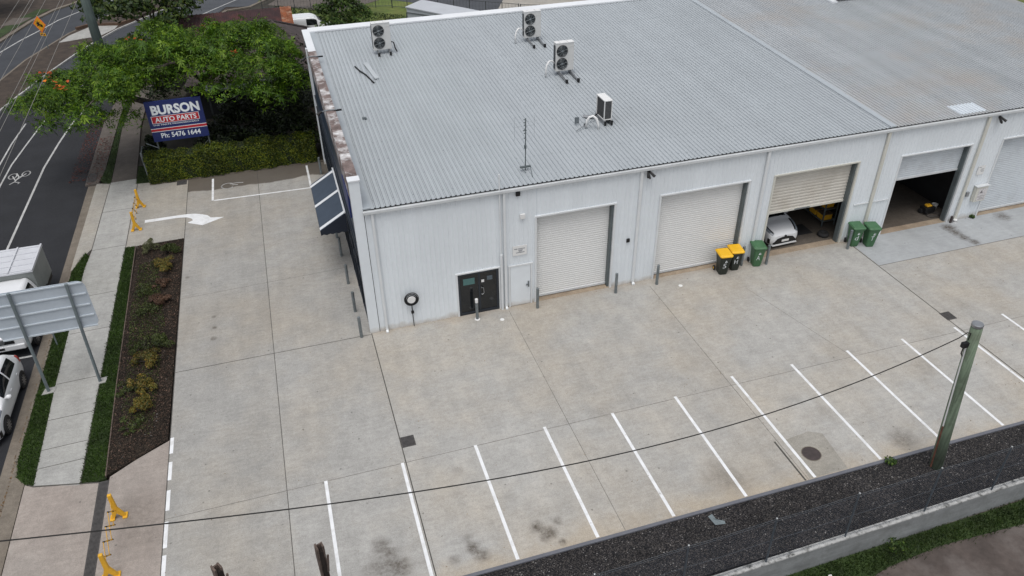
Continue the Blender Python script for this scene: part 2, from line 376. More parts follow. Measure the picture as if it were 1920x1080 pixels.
M['navy'] = mat("navy_panel", (.030, .047, .078), .4, .12, 2)
M['navyd'] = mat("dark_navy_frame", (.018, .024, .034), .35, .1, 3)
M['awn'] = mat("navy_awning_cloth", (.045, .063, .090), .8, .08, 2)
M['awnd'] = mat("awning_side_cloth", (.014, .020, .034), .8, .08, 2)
M['awnw'] = mat("white_awning_stripe", (.68, .70, .72), .8, .04, 3)
M['glass'] = mat("dark_glass", (.010, .012, .014), .08, spec=.6)
M['black'] = mat("black_plastic", (.012, .012, .013), .5, spec=.4)
M['rubber'] = mat("rubber", (.018, .018, .019), .85)
M['galv'] = mat("galvanised_steel", (.22, .245, .26), .45, .16, 6, metal=.55)
M['bollard'] = mat("galvanised_bollard", (.20, .225, .235), .5, .18, 6, metal=.45)
M['steel'] = mat("steel", (.35, .36, .37), .35, .1, 5, metal=.7)
M['ac'] = mat("unit_casing", (.60, .60, .585), .5, .04, 3)
M['acdark'] = mat("unit_grille", (.13, .13, .13), .6, .25, 14)
M['coil'] = mat("unit_coil", (.045, .05, .055), .5, .2, 12)
M['white'] = mat("white_plastic", (.74, .74, .73), .45, .03, 4)
M['car'] = mat("white_car_paint", (.72, .73, .74), .18, spec=.6)
M['lamp'] = mat("headlamp_glass", (.16, .18, .20), .08, spec=.8)
M['tail'] = mat("tail_lamp_red", (.42, .02, .02), .15)
M['rim'] = mat("wheel_rim", (.30, .31, .32), .3, metal=.7)
M['ute_box'] = mat("canopy_side_grey", (.20, .215, .21), .45, .12, 2)
M['ute_roof'] = mat("canopy_roof_white", (.56, .57, .60), .5, .06, 2)
M['bin_dark'] = mat("dark_green_bin", (.016, .022, .017), .5, .12, 5)
M['bin_green'] = mat("green_bin", (.048, .135, .058), .5, .12, 4, dirt=(.08, .17, .09), dirt_amt=.4, dirt_scale=3)
M['yellow'] = mat("yellow_lid", (.80, .45, .012), .5, .06, 4)
M['barrier'] = mat("yellow_barrier", (.72, .39, .025), .55, .08, 5)
M['iron'] = mat("cast_iron", (.050, .038, .037), .75, .2, 8)
M['grate'] = mat("dark_grate", (.068, .064, .062), .8, .3, 8)
M['greenpole'] = mat("green_treated_timber", (.155, .205, .142), .9, .10, 2.2, streak=(18, 18, .9), streak_amt=.30, dirt=(.06, .055, .04), dirt_amt=.45, dirt_scale=1.6)
M['bluepole'] = mat("weathered_green_pole", (.098, .128, .118), .9, .10, 2.2, streak=(14, 14, .7), streak_amt=.20)
M['timber'] = mat("old_split_timber", (.115, .085, .070), .95, .2, 3, streak=(22, 22, 1.2), streak_amt=.45, bump=.6, bscale=22)
M['timberd'] = mat("rotten_timber_core", (.020, .014, .011), .95, .3, 6)
M['cable'] = mat("black_cable", (.012, .011, .010), .6)
M['wire'] = mat("pale_wire", (.30, .285, .26), .5, metal=.3)
M['mesh_sign'] = mat("bare_aluminium_sheet", (.46, .51, .56), .45, .05, 1.2, dirt=(.40, .45, .50), dirt_amt=.6, dirt_scale=1.5)
M['signpost'] = mat("painted_steel_post", (.155, .185, .195), .5, .14, 4)
M['blue'] = mat("sign_blue", (.012, .025, .135), .45, .04, 2)
M['red'] = mat("sign_red", (.50, .018, .030), .45)
M['signwhite'] = mat("sign_white", (.86, .90, .93), .5)
M['orange'] = mat("sign_orange", (.85, .20, .015), .5)
M['signyellow'] = mat("sign_amber", (.75, .36, .012), .5)
M['rust'] = mat("rusty_roof_iron", (.036, .013, .014), .8, .25, 1.2, dirt=(.11, .028, .018), dirt_amt=.5, dirt_scale=.6, streak=(5, .3, 1), streak_amt=.2)
M['rustlite'] = mat("orange_rust_iron", (.20, .060, .020), .85, .35, 3, dirt=(.40, .30, .22), dirt_amt=.6, dirt_scale=2)
M['tile'] = mat("old_roof_tile", (.062, .048, .047), .9, .25, 2, streak=(1.5, 9, 9), streak_amt=.3)
M['greywall'] = mat("grey_house_wall", (.035, .037, .038), .8, .1, 2, streak=(.3, 1, 10), streak_amt=.15)
M['verandah'] = mat("verandah_roof_sheet", (.085, .095, .10), .6, .1, 2)
M['shed'] = mat("shed_cladding", (.46, .49, .51), .5, .04, 1)
M['shedroof'] = mat("shed_roof_sheet", (.46, .48, .51), .5, .06, 1)
M['bark'] = mat("tree_bark", (.105, .090, .075), .95, .25, 4, streak=(10, 10, 2), streak_amt=.3, bump=.6, bscale=18)
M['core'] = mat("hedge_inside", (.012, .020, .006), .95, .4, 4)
M['litter'] = mat("white_litter", (.72, .72, .70), .7)
M['fence'] = mat("dark_fence_rail", (.045, .05, .055), .6)
M['fpost'] = mat("fence_post_galv", (.11, .13, .15), .5, .15, 6, metal=.5)
M['pallet'] = mat("carton_brown", (.15, .10, .06), .9, .2, 5)
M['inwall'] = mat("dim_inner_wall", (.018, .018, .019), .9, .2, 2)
M['leaf_poin'] = leaf_mat("poinciana_leaf", (.026, .066, .005), (.068, .150, .008), (.165, .260, .016), trans=.32)
M['leaf_far'] = leaf_mat("roadside_leaf", (.012, .028, .005), (.028, .058, .009), (.075, .100, .016))
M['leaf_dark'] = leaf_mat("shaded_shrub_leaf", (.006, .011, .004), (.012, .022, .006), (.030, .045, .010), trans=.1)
M['leaf_hedge'] = leaf_mat("hedge_leaf", (.018, .036, .005), (.060, .094, .009), (.200, .215, .014))
M['leaf_bush'] = leaf_mat("tree_leaf_mid", (.018, .042, .008), (.046, .092, .016), (.115, .170, .030))
M['leaf_gold'] = leaf_mat("golden_shrub_leaf", (.060, .075, .018), (.130, .115, .022), (.250, .150, .030))
M['leaf_green'] = leaf_mat("green_shrub_leaf", (.028, .042, .012), (.055, .078, .018), (.095, .110, .028))
M['leaf_red'] = leaf_mat("reddish_shrub_leaf", (.060, .040, .022), (.115, .062, .040), (.160, .090, .060))
M['leaf_pale'] = leaf_mat("pale_grass_leaf", (.075, .085, .035), (.13, .14, .06), (.20, .20, .10))
M['blade'] = leaf_mat("grass_blade", (.018, .040, .006), (.034, .072, .010), (.070, .120, .020))
M['blade2'] = leaf_mat("verge_grass_blade", (.012, .028, .006), (.024, .048, .009), (.055, .080, .018))
M['petal'] = leaf_mat("fallen_petal", (.055, .016, .012), (.11, .028, .018), (.16, .05, .03), trans=.1)
M['dryleaf'] = leaf_mat("dry_leaf", (.08, .045, .018), (.17, .095, .035), (.28, .17, .07), trans=.1)
M['chip'] = leaf_mat("bark_chip", (.030, .020, .014), (.075, .045, .030), (.16, .095, .065), trans=.05)
M['flower'] = leaf_mat("orange_flower", (.35, .05, .01), (.55, .10, .015), (.70, .20, .02))

# ------------------------------------------------------------------ scatter helpers
def scatter_leaves(P, N, size, ratio=.55, tilt=.6, rg=rng):
    """One diamond per point: P (n,3), N (n,3) normals, size (n,) -> V, loops, tot"""
    n = len(P)
    N = N + rg.normal(0, tilt, (n, 3)); N /= np.linalg.norm(N, axis=1, keepdims=True) + 1e-9
    a = rg.normal(0, 1, (n, 3)); a -= N * (a * N).sum(1, keepdims=True); a /= np.linalg.norm(a, axis=1, keepdims=True) + 1e-9
    b = np.cross(N, a); s = np.asarray(size).reshape(-1, 1) * np.ones((n, 1))
    V = np.stack([P - a * s, P + b * s * ratio + N * s * .15, P + a * s, P - b * s * ratio + N * s * .15], 1).reshape(-1, 3)
    return V, np.arange(4 * n), np.full(n, 4)

def rosettes(P, rad, nl=8, droop=.45, width=.2, rg=rng, tilt=.3):
    """Drooping star sprays, each one island."""
    n = len(P); rad = np.asarray(rad) * np.ones(n)
    th = np.linspace(0, 2 * np.pi, nl, endpoint=False)[None] + rg.uniform(0, 6.28, (n, 1)) + rg.normal(0, .15, (n, nl))
    ln = rad[:, None] * rg.uniform(.7, 1.15, (n, nl))
    tx, ty = rg.normal(0, tilt, (n, 1)), rg.normal(0, tilt, (n, 1))
    d = np.stack([np.cos(th), np.sin(th)], -1); pr = np.stack([-np.sin(th), np.cos(th)], -1)
    def pt(f, side, drop):
        xy = d * (ln * f)[..., None] + pr * (ln * width * side)[..., None]
        z = -drop * ln + xy[..., 0] * tx + xy[..., 1] * ty
        return np.concatenate([P[:, None, :2] + xy, (P[:, None, 2] + z)[..., None]], -1)
    Lm, Rm, T = pt(.5, 1, droop * .28), pt(.5, -1, droop * .28), pt(1, 0, droop)
    V = np.concatenate([P[:, None], np.stack([Lm, T, Rm], 2).reshape(n, -1, 3)], 1)
    per = 1 + 3 * nl; k = np.arange(nl)
    f = np.stack([np.zeros(nl, int), 3 * k + 3, 3 * k + 2, 3 * k + 1], 1)
    loops = (np.arange(n)[:, None, None] * per + f[None]).ravel()
    return V.reshape(-1, 3), loops, np.full(n * nl, 4)

def ell_points(n, c, r, rg=rng, shell=.55, up=True):
    d = rg.normal(0, 1, (n, 3)); d /= np.linalg.norm(d, axis=1, keepdims=True)
    if up: d[:, 2] = np.where(d[:, 2] < -.35, -d[:, 2], d[:, 2])
    k = rg.uniform(shell ** 3, 1, (n, 1)) ** (1 / 3)
    return np.array(c) + d * k * np.array(r), d

def leaf_obj(name, data, m, parent=None, **k):
    V, lo, to = data
    return link(name, mesh_raw(name, V, loops=lo, tot=to), m, parent, **k)

def join_data(ds):
    V, Lp, T = [], [], []; b = 0
    for v, l, t in ds: V.append(v); Lp.append(l + b); T.append(t); b += len(v)
    return np.concatenate(V), np.concatenate(Lp), np.concatenate(T)

def in_poly(P, poly):
    x, y = P[:, 0], P[:, 1]; r = np.zeros(len(P), bool); j = len(poly) - 1
    for i in range(len(poly)):
        xi, yi = poly[i]; xj, yj = poly[j]
        r ^= ((yi > y) != (yj > y)) & (x < (xj - xi) * (y - yi) / (yj - yi + 1e-12) + xi); j = i
    return r

def sample_poly(poly, n, rg=rng):
    p = np.array(poly); lo, hi = p.min(0), p.max(0); out = []
    while sum(map(len, out)) < n:
        q = rg.uniform(lo, hi, (n * 2, 2)); out.append(q[in_poly(q, poly)])
    return np.concatenate(out)[:n]

def grass_blades(name, poly, per, h, m, z=0., label=None, jitter=.022):
    p = np.array(poly); A = abs(np.sum(p[:, 0] * np.roll(p[:, 1], -1) - p[:, 1] * np.roll(p[:, 0], -1))) / 2
    n = int(A * per); q = sample_poly(poly, n) + rng.normal(0, jitter, (n, 2))
    for bx, by in ((-11.93, .3), (-10.17, .3)): q = q[~((abs(q[:, 0] - bx) < .24) & (abs(q[:, 1] - by) < .22))]
    n = len(q)
    th = rng.uniform(0, 6.28, n); hh = h * rng.uniform(.5, 1.3, n); wd = .011 + .006 * rng.random(n)
    ln = rng.normal(0, .5, (n, 2)) * hh[:, None]
    b = np.column_stack([q, np.full(n, z)]); d = np.column_stack([np.cos(th), np.sin(th), np.zeros(n)]) * wd[:, None]
    V = np.stack([b - d, b + d, b + np.column_stack([ln, hh])], 1).reshape(-1, 3)
    o = leaf_obj(name, (V, np.arange(3 * n), np.full(n, 3)), m)
    return tag(o, kind="stuff")

# ------------------------------------------------------------------ the ground
ZR = -0.12                                                    # road level
def rd(x, y):                                                 # a road-level point from its yard-level reading
    k = 1 + .12 / 19.25; return (-1.7016 + (x + 1.7016) * k, -25.4566 + (y + 25.4566) * k)

tag(MB().box(-260, 260, -120, 320, -1.2, -.90).build("ground", M['dirt']), kind="structure")
tag(MB().box(-120, 120, -14.14, 200, -.6, -.15).build("terrain", M['soil']), kind="structure")
tag(MB().box(-120, -7.505, -70, -14.14, -1.0, -.15).build("terrain", M['soil']), kind="structure")
# yard slab
tag(MB().prism([(-7.5, -12.06), (-7.5, 17.15), (0.1, 16.95), (0.1, -.001), (46, -.001), (46, -12.06)][::-1], -.14, 0).build("yard_slab", M['yard']), kind="structure")
tag(MB().prism([(22.6, -2.28), (46, -2.28), (46, -.002), (22.6, -.002)], .001, .005, bottom=False).build("concrete_apron", M['apron']), kind="structure")
tag(MB().prism([(-10.18, 10.38), (-7.502, 10.38), (-7.502, 17.2), (-10.25, 17.45)], -.14, -.004).build("driveway", M['drive']), kind="structure")
tag(MB().prism([(-11.9, -4.45), (-11.62, -4.62), (-9.62, -5.08), (-9.62, -30), (-11.7, -30)], -.14, -.004).build("lower_driveway", M['pink']), kind="structure")
tag(MB().prism([(-9.30, -30), (-7.502, -30), (-7.502, -3.79), (-8.55, -4.4), (-9.30, -4.93)], -.14, -.004).build("lower_driveway_strip", M['pink']), kind="structure")
# footpath
tag(MB().prism([(-11.62, -4.6), (-10.2, -5.0), (-10.18, 10.38), (-10.25, 17.45), (-10.28, 18.12), (-11.6, 18.05), (-11.68, 10.6), (-11.8, 9.0), (-11.75, .6)], -.14, .0).build("footpath", M['path']), kind="structure")
tag(MB().prism([(-11.58, 18.06), (-10.3, 18.13), (-10.45, 22), (-10.65, 26), (-10.55, 31), (-9.4, 37), (-7.6, 43), (-8.5, 43.5), (-10.3, 37.6), (-11.5, 31.5), (-11.75, 26), (-11.65, 22)], -.14, -.003).build("old_footpath", M['oldpath']), kind="structure")
# verges, garden bed
def flat(name, poly, z, m, z0=-.14, kind="structure"):
    return tag(MB().prism(poly, z0, z).build(name, m), kind=kind)
GR = [(-9.42, -4.95), (-9.58, 2.0), (-9.66, 6.6), (-9.75, 10.37), (-10.19, 10.37), (-10.19, -5.0)]
GL = [(-11.86, -4.48), (-12.22, -4.0), (-12.33, -3.2), (-12.33, 9.0), (-11.95, 10.5), (-11.72, 10.0), (-11.80, 8.8), (-11.76, .6), (-11.63, -4.6)]
GU = [(-11.62, 18.1), (-11.75, 18.0), (-12.2, 18.6), (-12.05, 20.3), (-12.05, 28), (-11.9, 32), (-11.55, 32), (-11.78, 26), (-11.68, 22)][::-1]
GH = [(-10.24, 17.46), (-9.5, 17.42), (-9.5, 19.5), (-10.3, 19.8)]
def ccw(p):
    a = sum(p[i][0] * p[(i + 1) % len(p)][1] - p[(i + 1) % len(p)][0] * p[i][1] for i in range(len(p)))
    return p if a > 0 else p[::-1]
GR, GL, GU, GH = map(ccw, (GR, GL, GU, GH))
flat("verge", GR, -.01, M['turf']); flat("kerbside_verge", GL, -.012, M['turf']); flat("old_verge", GU, -.02, M['turf']); flat("hedge_verge", GH, -.014, M['turf'])
BED = ccw([(-9.44, -4.9), (-8.55, -4.38), (-7.56, -3.78), (-7.52, 10.36), (-9.62, 10.31), (-9.60, 4), (-9.52, -1)])
flat("garden_bed", BED, .03, M['mulch'])
flat("garden_earth", ccw([(-10.2, 17.5), (-.02, 17.0), (-.02, 60), (-7.4, 43), (-9.2, 37), (-10.45, 31), (-10.55, 26), (-10.4, 19.8)]), -.05, M['earth'])
flat("lawn", ccw([(1.5, 30), (70, 30), (70, 62), (-1, 60), (-3.2, 52), (1.5, 42)]), -.06, M['lawn'])
flat("back_car_park", ccw([(9, 52.2), (24, 37.5), (70, 37.5), (70, 130), (-6, 130)]), -.045, M['asphalt2'])
flat("back_path", ccw([(-1.5, 53.6), (4.5, 48.6), (9.2, 52.0), (10.5, 56), (2, 60)]), -.04, M['oldpath'])
flat("back_slab", ccw([(17.5, 42.3), (40, 34), (40, 52), (22, 52)]), -.035, M['drive'])
# road and kerbs
road = ccw([rd(-12.7, -40), rd(-12.7, 22), rd(-12.85, 27), rd(-12.6, 32), rd(-11.6, 37.5), rd(-9.6, 43.5), rd(-7.6, 48.5), rd(-5.4, 54), rd(2.5, 75), rd(30, 140), rd(-40, 140), rd(-22, 66), rd(-23.4, 58), rd(-21.9, 54.6), rd(-23.6, 48.5), rd(-27, 30), rd(-27, -40)])
tag(MB().prism(road, -.16, ZR).build("road", M['asphalt']), kind="structure")
tag(MB().prism(ccw([rd(-7.7, 48), rd(-5.4, 54), rd(-2.5, 53.3), rd(6, 76), rd(-10, 90), rd(-14, 58)]), -.118, -.114).build("far_road", M['asphalt2']), kind="structure")
FAR_ROAD = mat("pale_worn_asphalt", (.050, .054, .062), .85, .10, .8, spec=.3)
tag(MB().prism(ccw([rd(*p) for p in [(-22.55, 10), (-21.85, 32), (-21.0, 38.2), (-20.1, 42.9), (-18.8, 46.9), (-17.9, 49.6), (-16.5, 52.2), (-14.4, 56), (-9, 64), (-13, 68), (-18.4, 61.4), (-20.6, 58.3), (-21.9, 55), (-23.3, 49.2), (-24.6, 44), (-27, 30), (-27, 10)]]), -.119, -.1165).build("opposite_road", FAR_ROAD), kind="structure")
tag(MB().prism(ccw([rd(*p) for p in [(-19.2, 34.6), (-12.2, 34.2), (-11.2, 37.5), (-9.2, 43.5), (-7.3, 48.5), (-5.2, 54), (-7, 61), (-11.3, 54.2), (-13.0, 51.6), (-14.35, 49.6), (-15.5, 46.9), (-16.8, 43.4), (-18.1, 39.2)]]), -.119, -.1168).build("upper_road", FAR_ROAD), kind="structure")
def ribbon(pts, w, z0, z1, name, m, kind="structure"):
    mb = MB(); P = [Vector((*p, 0)) for p in pts]; L_, R_ = [], []
    for i, p in enumerate(P):
        t = (P[min(i + 1, len(P) - 1)] - P[max(i - 1, 0)]).normalized(); n = Vector((-t.y, t.x, 0)) * (w / 2)
        L_.append(p + n); R_.append(p - n)
    mb.prism([(q.x, q.y) for q in R_] + [(q.x, q.y) for q in L_[::-1]], z0, z1)
    return tag(mb.build(name, m), kind=kind) if kind else mb.build(name, m)
# kerb: gutter tray and raised kerb along the near side
tag(MB().prism([(-12.80, -40), (-12.80, 18.2), (-12.36, 18.2), (-12.36, -40)][::-1], -.16, -.105).build("gutter", M['kerb']), kind="structure")
tag(MB().prism(ccw([(-12.42, -3.2), (-12.33, -3.2), (-12.335, 9.0), (-12.42, 9.0)]), -.105, .005).build("kerb", M['kerb']), kind="structure")
tag(MB().prism(ccw([(-12.42, 9.002), (-12.3, 9.002), (-11.84, 10.6), (-11.62, 11), (-11.62, 18.0), (-12.2, 18.2), (-12.36, 18.2)]), -.16, -.03).build("crossover", M['drive']), kind="structure")
tag(MB().prism(ccw([(-12.40, -3.25), (-11.95, -4.3), (-11.76, -30), (-12.36, -30)]), -.16, -.05).build("lower_crossover", M['kerb']), kind="structure")
tag(MB().prism(ccw([(-12.95, 18.25), (-12.25, 18.25), (-12.1, 20), (-12.1, 28), (-11.95, 32), (-10.9, 37.4), (-8.95, 43.2), (-9.6, 43.5), (-11.6, 37.5), (-12.6, 32), (-12.98, 27.5)]), -.16, -.03).build("old_kerb", M['oldpath']), kind="structure")
# median
med_near = [(-20.6, 10), (-20.4, 26), (-19.9, 32.1), (-19.3, 34.6), (-18.1, 39.2), (-16.8, 43.4), (-15.5, 46.9), (-14.35, 49.6), (-13.0, 51.6), (-11.3, 54.2), (-7, 61)]
med_far = [(-22.6, 10), (-21.9, 32), (-21.1, 38.2), (-20.2, 42.9), (-18.9, 46.9), (-18.0, 49.6), (-16.6, 52.2), (-14.5, 56), (-9, 64)]
tag(MB().prism(ccw([rd(*p) for p in med_near] + [rd(*p) for p in med_far[::-1]]), -.13, -.02).build("median", M['soil']), kind="structure")
ribbon([rd(x + .10, y - .05) for x, y in med_near], .13, -.12, -.005, "median_kerb", mat("pale_kerb_paint", (.40, .395, .38), .85, .2, 2))
ribbon([rd(x - .06, y) for x, y in med_far], .16, -.12, -.01, "median_kerb", M['kerb'])
flat("median_paving", ccw([rd(*p) for p in [(-18.5, 46.9), (-18.0, 48.7), (-16.5, 51.2), (-14.3, 50.6), (-14.45, 49.6), (-15.6, 47.4), (-16.2, 47.6)]]), -.012, M['path'], -.03)
flat("median_raised_bed", ccw([rd(*p) for p in [(-16.5, 51.4), (-14.2, 50.7), (-13.0, 52.0), (-9, 58.5), (-11, 60.5)]]), .16, M['soil'], -.03)
ribbon([rd(*p) for p in [(-17.6, 50.4), (-16.5, 51.35), (-14.2, 50.65), (-13.0, 51.9)]], .22, -.03, .2, "planter_edging", mat("brown_sleeper", (.095, .058, .038), .9, .25, 2))
# far side verge
far_k = [(-27, 30), (-24.6, 44), (-23.3, 49.2), (-21.9, 55), (-20.6, 58.3), (-18.4, 61.4), (-13, 68)]
ribbon([rd(*p) for p in far_k], .35, -.15, -.0, "far_kerb", M['kerb'])
flat("far_verge", ccw([rd(*p) for p in far_k] + [(-26, 78), (-60, 78), (-60, 30)]), -.03, M['soil'])
ribbon([rd(x - .9, y + .5) for x, y in far_k[1:5]], 1.2, -.1, -.015, "far_grass_strip", M['turf'])
flat("far_crossover", ccw([(-24.4, 54.4), (-22.9, 54.6), (-22.2, 56.6), (-23.8, 57)]), -.01, M['oldpath'], -.03)

# painted lines
def line(name, p0, p1, wdt, z, m):
    return ribbon([p0, p1], wdt, z, z + .004, name, m)
starts = [-7.30, -7.30, -7.28, -7.19, -7.29, -7.21, -6.87, -6.97, -6.93, -6.99, -7.03, -6.91, -6.95, -6.95]
for i, ys in enumerate(starts):
    x = -2.6 + 2.5 * i; line("parking_line", (x, ys), (x, -12.02), .105, .001, M['paint'])
for y0, y1 in [(-3.70, -4.47), (-4.87, -5.69), (-6.13, -6.98), (-7.43, -8.43), (-8.70, -9.75), (-10.1, -11.1)]:
    line("dashed_line", (-7.43, y0), (-7.43, y1), .115, .001, M['paint'])
line("bay_line", (-6.2, 14.04), (-6.2, 16.72), .11, .0, M['paint']); line("bay_line", (-6.145, 14.02), (-1.16, 13.86), .10, .0, M['paint']); line("bay_line", (-1.1, 13.8), (-1.1, 16.75), .11, .0, M['paint'])
arrow = [(-9.47, 12.64), (-7.90, 12.66), (-7.46, 12.56), (-7.22, 12.35), (-7.14, 12.14), (-7.40, 11.95), (-6.67, 11.46), (-5.64, 12.0), (-6.28, 12.15), (-6.45, 12.45), (-6.69, 12.63), (-7.05, 12.82), (-7.42, 12.90), (-7.9, 12.92), (-9.47, 12.93)]
tag(MB().prism(ccw(arrow), .001, .004, bottom=False).build("arrow_marking", M['paint']), kind="structure")
wm = MB(); wc = Vector((-5.35, 15.55, .0005))                 # access symbol, worn
def ringpts(c, r, n=22, a0=0, a1=2 * math.pi, z=.003): return [(c[0] + r * math.cos(a0 + (a1 - a0) * i / n), c[1] + r * math.sin(a0 + (a1 - a0) * i / n), z) for i in range(n + 1)]
def stroke(mb, pts, wd, z=.001):
    for a, b in zip(pts[:-1], pts[1:]):
        a = Vector((a[0], a[1], 0)); b = Vector((b[0], b[1], 0)); t = (b - a).normalized(); n = Vector((-t.y, t.x, 0)) * wd / 2
        a2, b2 = a - t * wd * .2, b + t * wd * .2
        mb.add([(*(a2 - n).xy, z), (*(b2 - n).xy, z), (*(b2 + n).xy, z), (*(a2 + n).xy, z)], [(0, 1, 2, 3)])
stroke(wm, ringpts((-5.42, 15.55), .33, 20, .6, 5.6), .07, .002); stroke(wm, [(-5.3, 15.75), (-4.95, 15.8), (-4.62, 15.72)], .07, .0022); stroke(wm, [(-5.2, 15.6), (-4.9, 15.55)], .06, .0024)
tag(wm.build("access_symbol", M['roadpaint']), kind="structure")
bm_ = MB()                                                    # bicycle symbol on the road
B0 = rd(-17.0, 19.75)
def bp(x, y): return (B0[0] + x * .86, B0[1] + y * .98)
stroke(bm_, [bp(.0 + .24 * math.cos(t_), 1.0 + .36 * math.sin(t_)) for t_ in np.linspace(0, 6.28, 19)], .06, ZR + .003)
stroke(bm_, [bp(.78 + .24 * math.cos(t_), 1.15 + .36 * math.sin(t_)) for t_ in np.linspace(0, 6.28, 19)], .06, ZR + .0033)
stroke(bm_, [bp(0, 1.0), bp(.30, .35), bp(.78, 1.15)], .06, ZR + .0036); stroke(bm_, [bp(.18, 1.35), bp(.42, .8), bp(.62, .9)], .06, ZR + .0039)
stroke(bm_, [bp(.42, .8), bp(.30, .2), bp(.05, -.1)], .06, ZR + .0042); stroke(bm_, [bp(.3, .15), bp(.62, .0), bp(.55, -.15)], .06, ZR + .0045)
tag(bm_.build("bicycle_symbol", M['roadpaint']), kind="structure")
ribbon([rd(*p) for p in [(-15.62, -30), (-15.6, 12), (-15.55, 17), (-15.5, 21.4), (-15.25, 24.8), (-14.95, 27.8), (-14.5, 30.2), (-13.6, 34.5), (-12.2, 39.6)]], .11, ZR + .001, ZR + .005, "lane_line", M['roadpaint'])
ribbon([rd(*p) for p in [(-17.4, -30), (-17.42, 19.6), (-17.38, 22.4), (-17.1, 25.4), (-16.75, 28.8), (-16.4, 30.6), (-15.4, 35), (-14.0, 40)]], .09, ZR + .001, ZR + .005, "lane_line", M['roadpaint'])
ribbon([rd(*p) for p in [(-18.05, -10), (-18.05, 22.4), (-18.0, 25.7), (-17.8, 29)]], .09, ZR + .001, ZR + .005, "lane_line", M['roadpaint'])
ribbon([rd(*p) for p in [(-24.4, 38), (-22.7, 46.1), (-21.7, 49.3), (-20.7, 51.8), (-19.7, 54.7), (-18.0, 57.6), (-14, 63)]], .13, ZR + .001, ZR + .005, "lane_line", M['roadpaint'])
ribbon([rd(*p) for p in [(-9, 49.6), (-6.8, 52.9), (-4.2, 56.5), (2, 66)]], .12, -.113, -.109, "lane_line", M['roadpaint'])
ribbon([rd(*p) for p in [(-7.4, 47.6), (-5.2, 52.4), (-3.1, 53.0), (.5, 58), (6, 66)]], .3, -.12, -.0, "far_kerb", M['kerb'])
for yy in (2.75, -3.55): line("bay_line", rd(-13.6, yy), rd(-12.85, yy), .11, ZR + .001, M['roadpaint'])

# concrete joints
for p0, p1, wd, m in [((-3.82, 17.0), (-3.82, -12.04), .022, 'joint'), ((0.02, -.02), (.02, -12.04), .035, 'joint'), ((-7.48, -.09), (-.02, -.09), .026, 'joint'), ((5.75, -.3), (5.78, -12.04), .018, 'crack'),
                      ((12.12, -.5), (12.15, -12.04), .018, 'crack'), ((22.55, -.02), (22.55, -12.04), .04, 'joint'), ((-7.5, -7.32), (46, -7.29), .016, 'crack'), ((16.0, -1.97), (17.3, -7.0), .012, 'crack'), ((12.04, -10.26), (12.04, -12.04), .06, 'joint'),
                      ((-7.49, 5.0), (-.05, 5.25), .012, 'crack'), ((-7.5, -12), (-7.5, 17.1), .03, 'joint'), ((22.6, -2.29), (46, -2.29), .025, 'joint')]:
    ribbon([p0, p1], wd, .0005 if m == 'crack' else .0012, .003, "expansion_joint", M[m])
for y in (10.6, 6.53, 3.8, .6, -1.43, -2.95, -3.83, 14.5):
    ribbon([(-11.7, y), (-10.2, y + .05)], .022, .0005, .003, "path_joint", M['joint'])
ribbon([(-10.17, -4.9), (-10.17, 17.4)], .03, .0004, .0028, "path_joint", M['joint'])
ribbon([(-11.7, 10.7), (-11.62, 18.0)], .03, .0004, .0028, "path_joint", M['joint'])
tag(MB().prism([(-11.9, -4.45), (-11.62, -4.64), (-9.62, -5.1), (-9.62, -5.05), (-11.62, -4.58), (-11.88, -4.4)], -.01, .002).build("path_joint", M['joint']), kind="structure")
tag(MB().prism(ccw([(12.45, -10.3), (13.4, -10.2), (13.8, -10.42), (13.64, -12.02), (12.2, -12.02)]), .0005, .004, bottom=False).build("patched_slab", concrete_mat("patch_concrete", (.315, .300, .268), (.29, .265, .22), mid=.10)), kind="structure")

# yard edging, gravel strip, lower ground
tag(MB().box(-7.5, 46, -12.17, -12.06, -.3, .015).build("yard_kerb", mat("blue_grey_edging", (.13, .135, .155), .8, .1, 2)), kind="structure")
tag(MB().box(-7.5, 46, -14.13, -12.17, -.3, -.03).build("gravel_strip", M['gravel']), kind="structure")
flat("lower_grass", ccw([(9.2, -14.38), (46, -14.0), (46, -15.0), (22, -14.9), (18.5, -15.05), (15, -14.9), (13, -15.05), (11.5, -15.35), (10.4, -15.8), (9.6, -15.3)]), -.88, M['turf'], -.91)
# ------------------------------------------------------------------ warehouse
D = [(7.05, 10.40, 4.10, .05, 'roller'), (12.50, 16.60, 4.10, .05, 'roller'), (17.90, 22.08, 4.14, 2.10, 'rollerw'), (24.42, 28.25, 4.06, 2.70, 'rollerb'), (30.1, 34.2, 4.08, .05, 'rollerb'), (36.0, 40.0, 4.08, .05, 'rollerb')]
HE, SL, X1, YB = 5.56, math.tan(R(3.0)), 42.5, 19.35         # eave height, roof slope, east end, ridge
def zr(y): return 5.62 + SL * y
BLD = thing("warehouse", "long white metal clad warehouse with grey ribbed roof and a row of roller doors", "warehouse")
def rib_profile(a, b, pitch=.19, rib=.05, dep=.016):
    out = [(a, 0)]; s = math.floor(a / pitch) * pitch
    while s < b:
        for ds, d in ((0, 0), (.012, dep), (rib - .012, dep), (rib, 0)):
            if a < s + ds < b: out.append((s + ds, d))
        s += pitch
    out.append((b, 0)); return out
def sheet(mb, prof, f0, f1, mi=0):
    n = len(prof); V = [f0(s, d) for s, d in prof] + [f1(s, d) for s, d in prof]
    mb.add(V, [(i, i + 1, n + i + 1, n + i) for i in range(n - 1)], mi)
wl = MB()
def wall_panel(x0, x1, z0, z1):
    sheet(wl, rib_profile(x0, x1), lambda s, d: (s, -d, z0), lambda s, d: (s, -d, z1))
edges = [.38]
for a, b, *_ in D: edges += [a, b]
edges.append(X1)
segs = [(edges[i], edges[i + 1]) for i in range(0, len(edges), 2)]
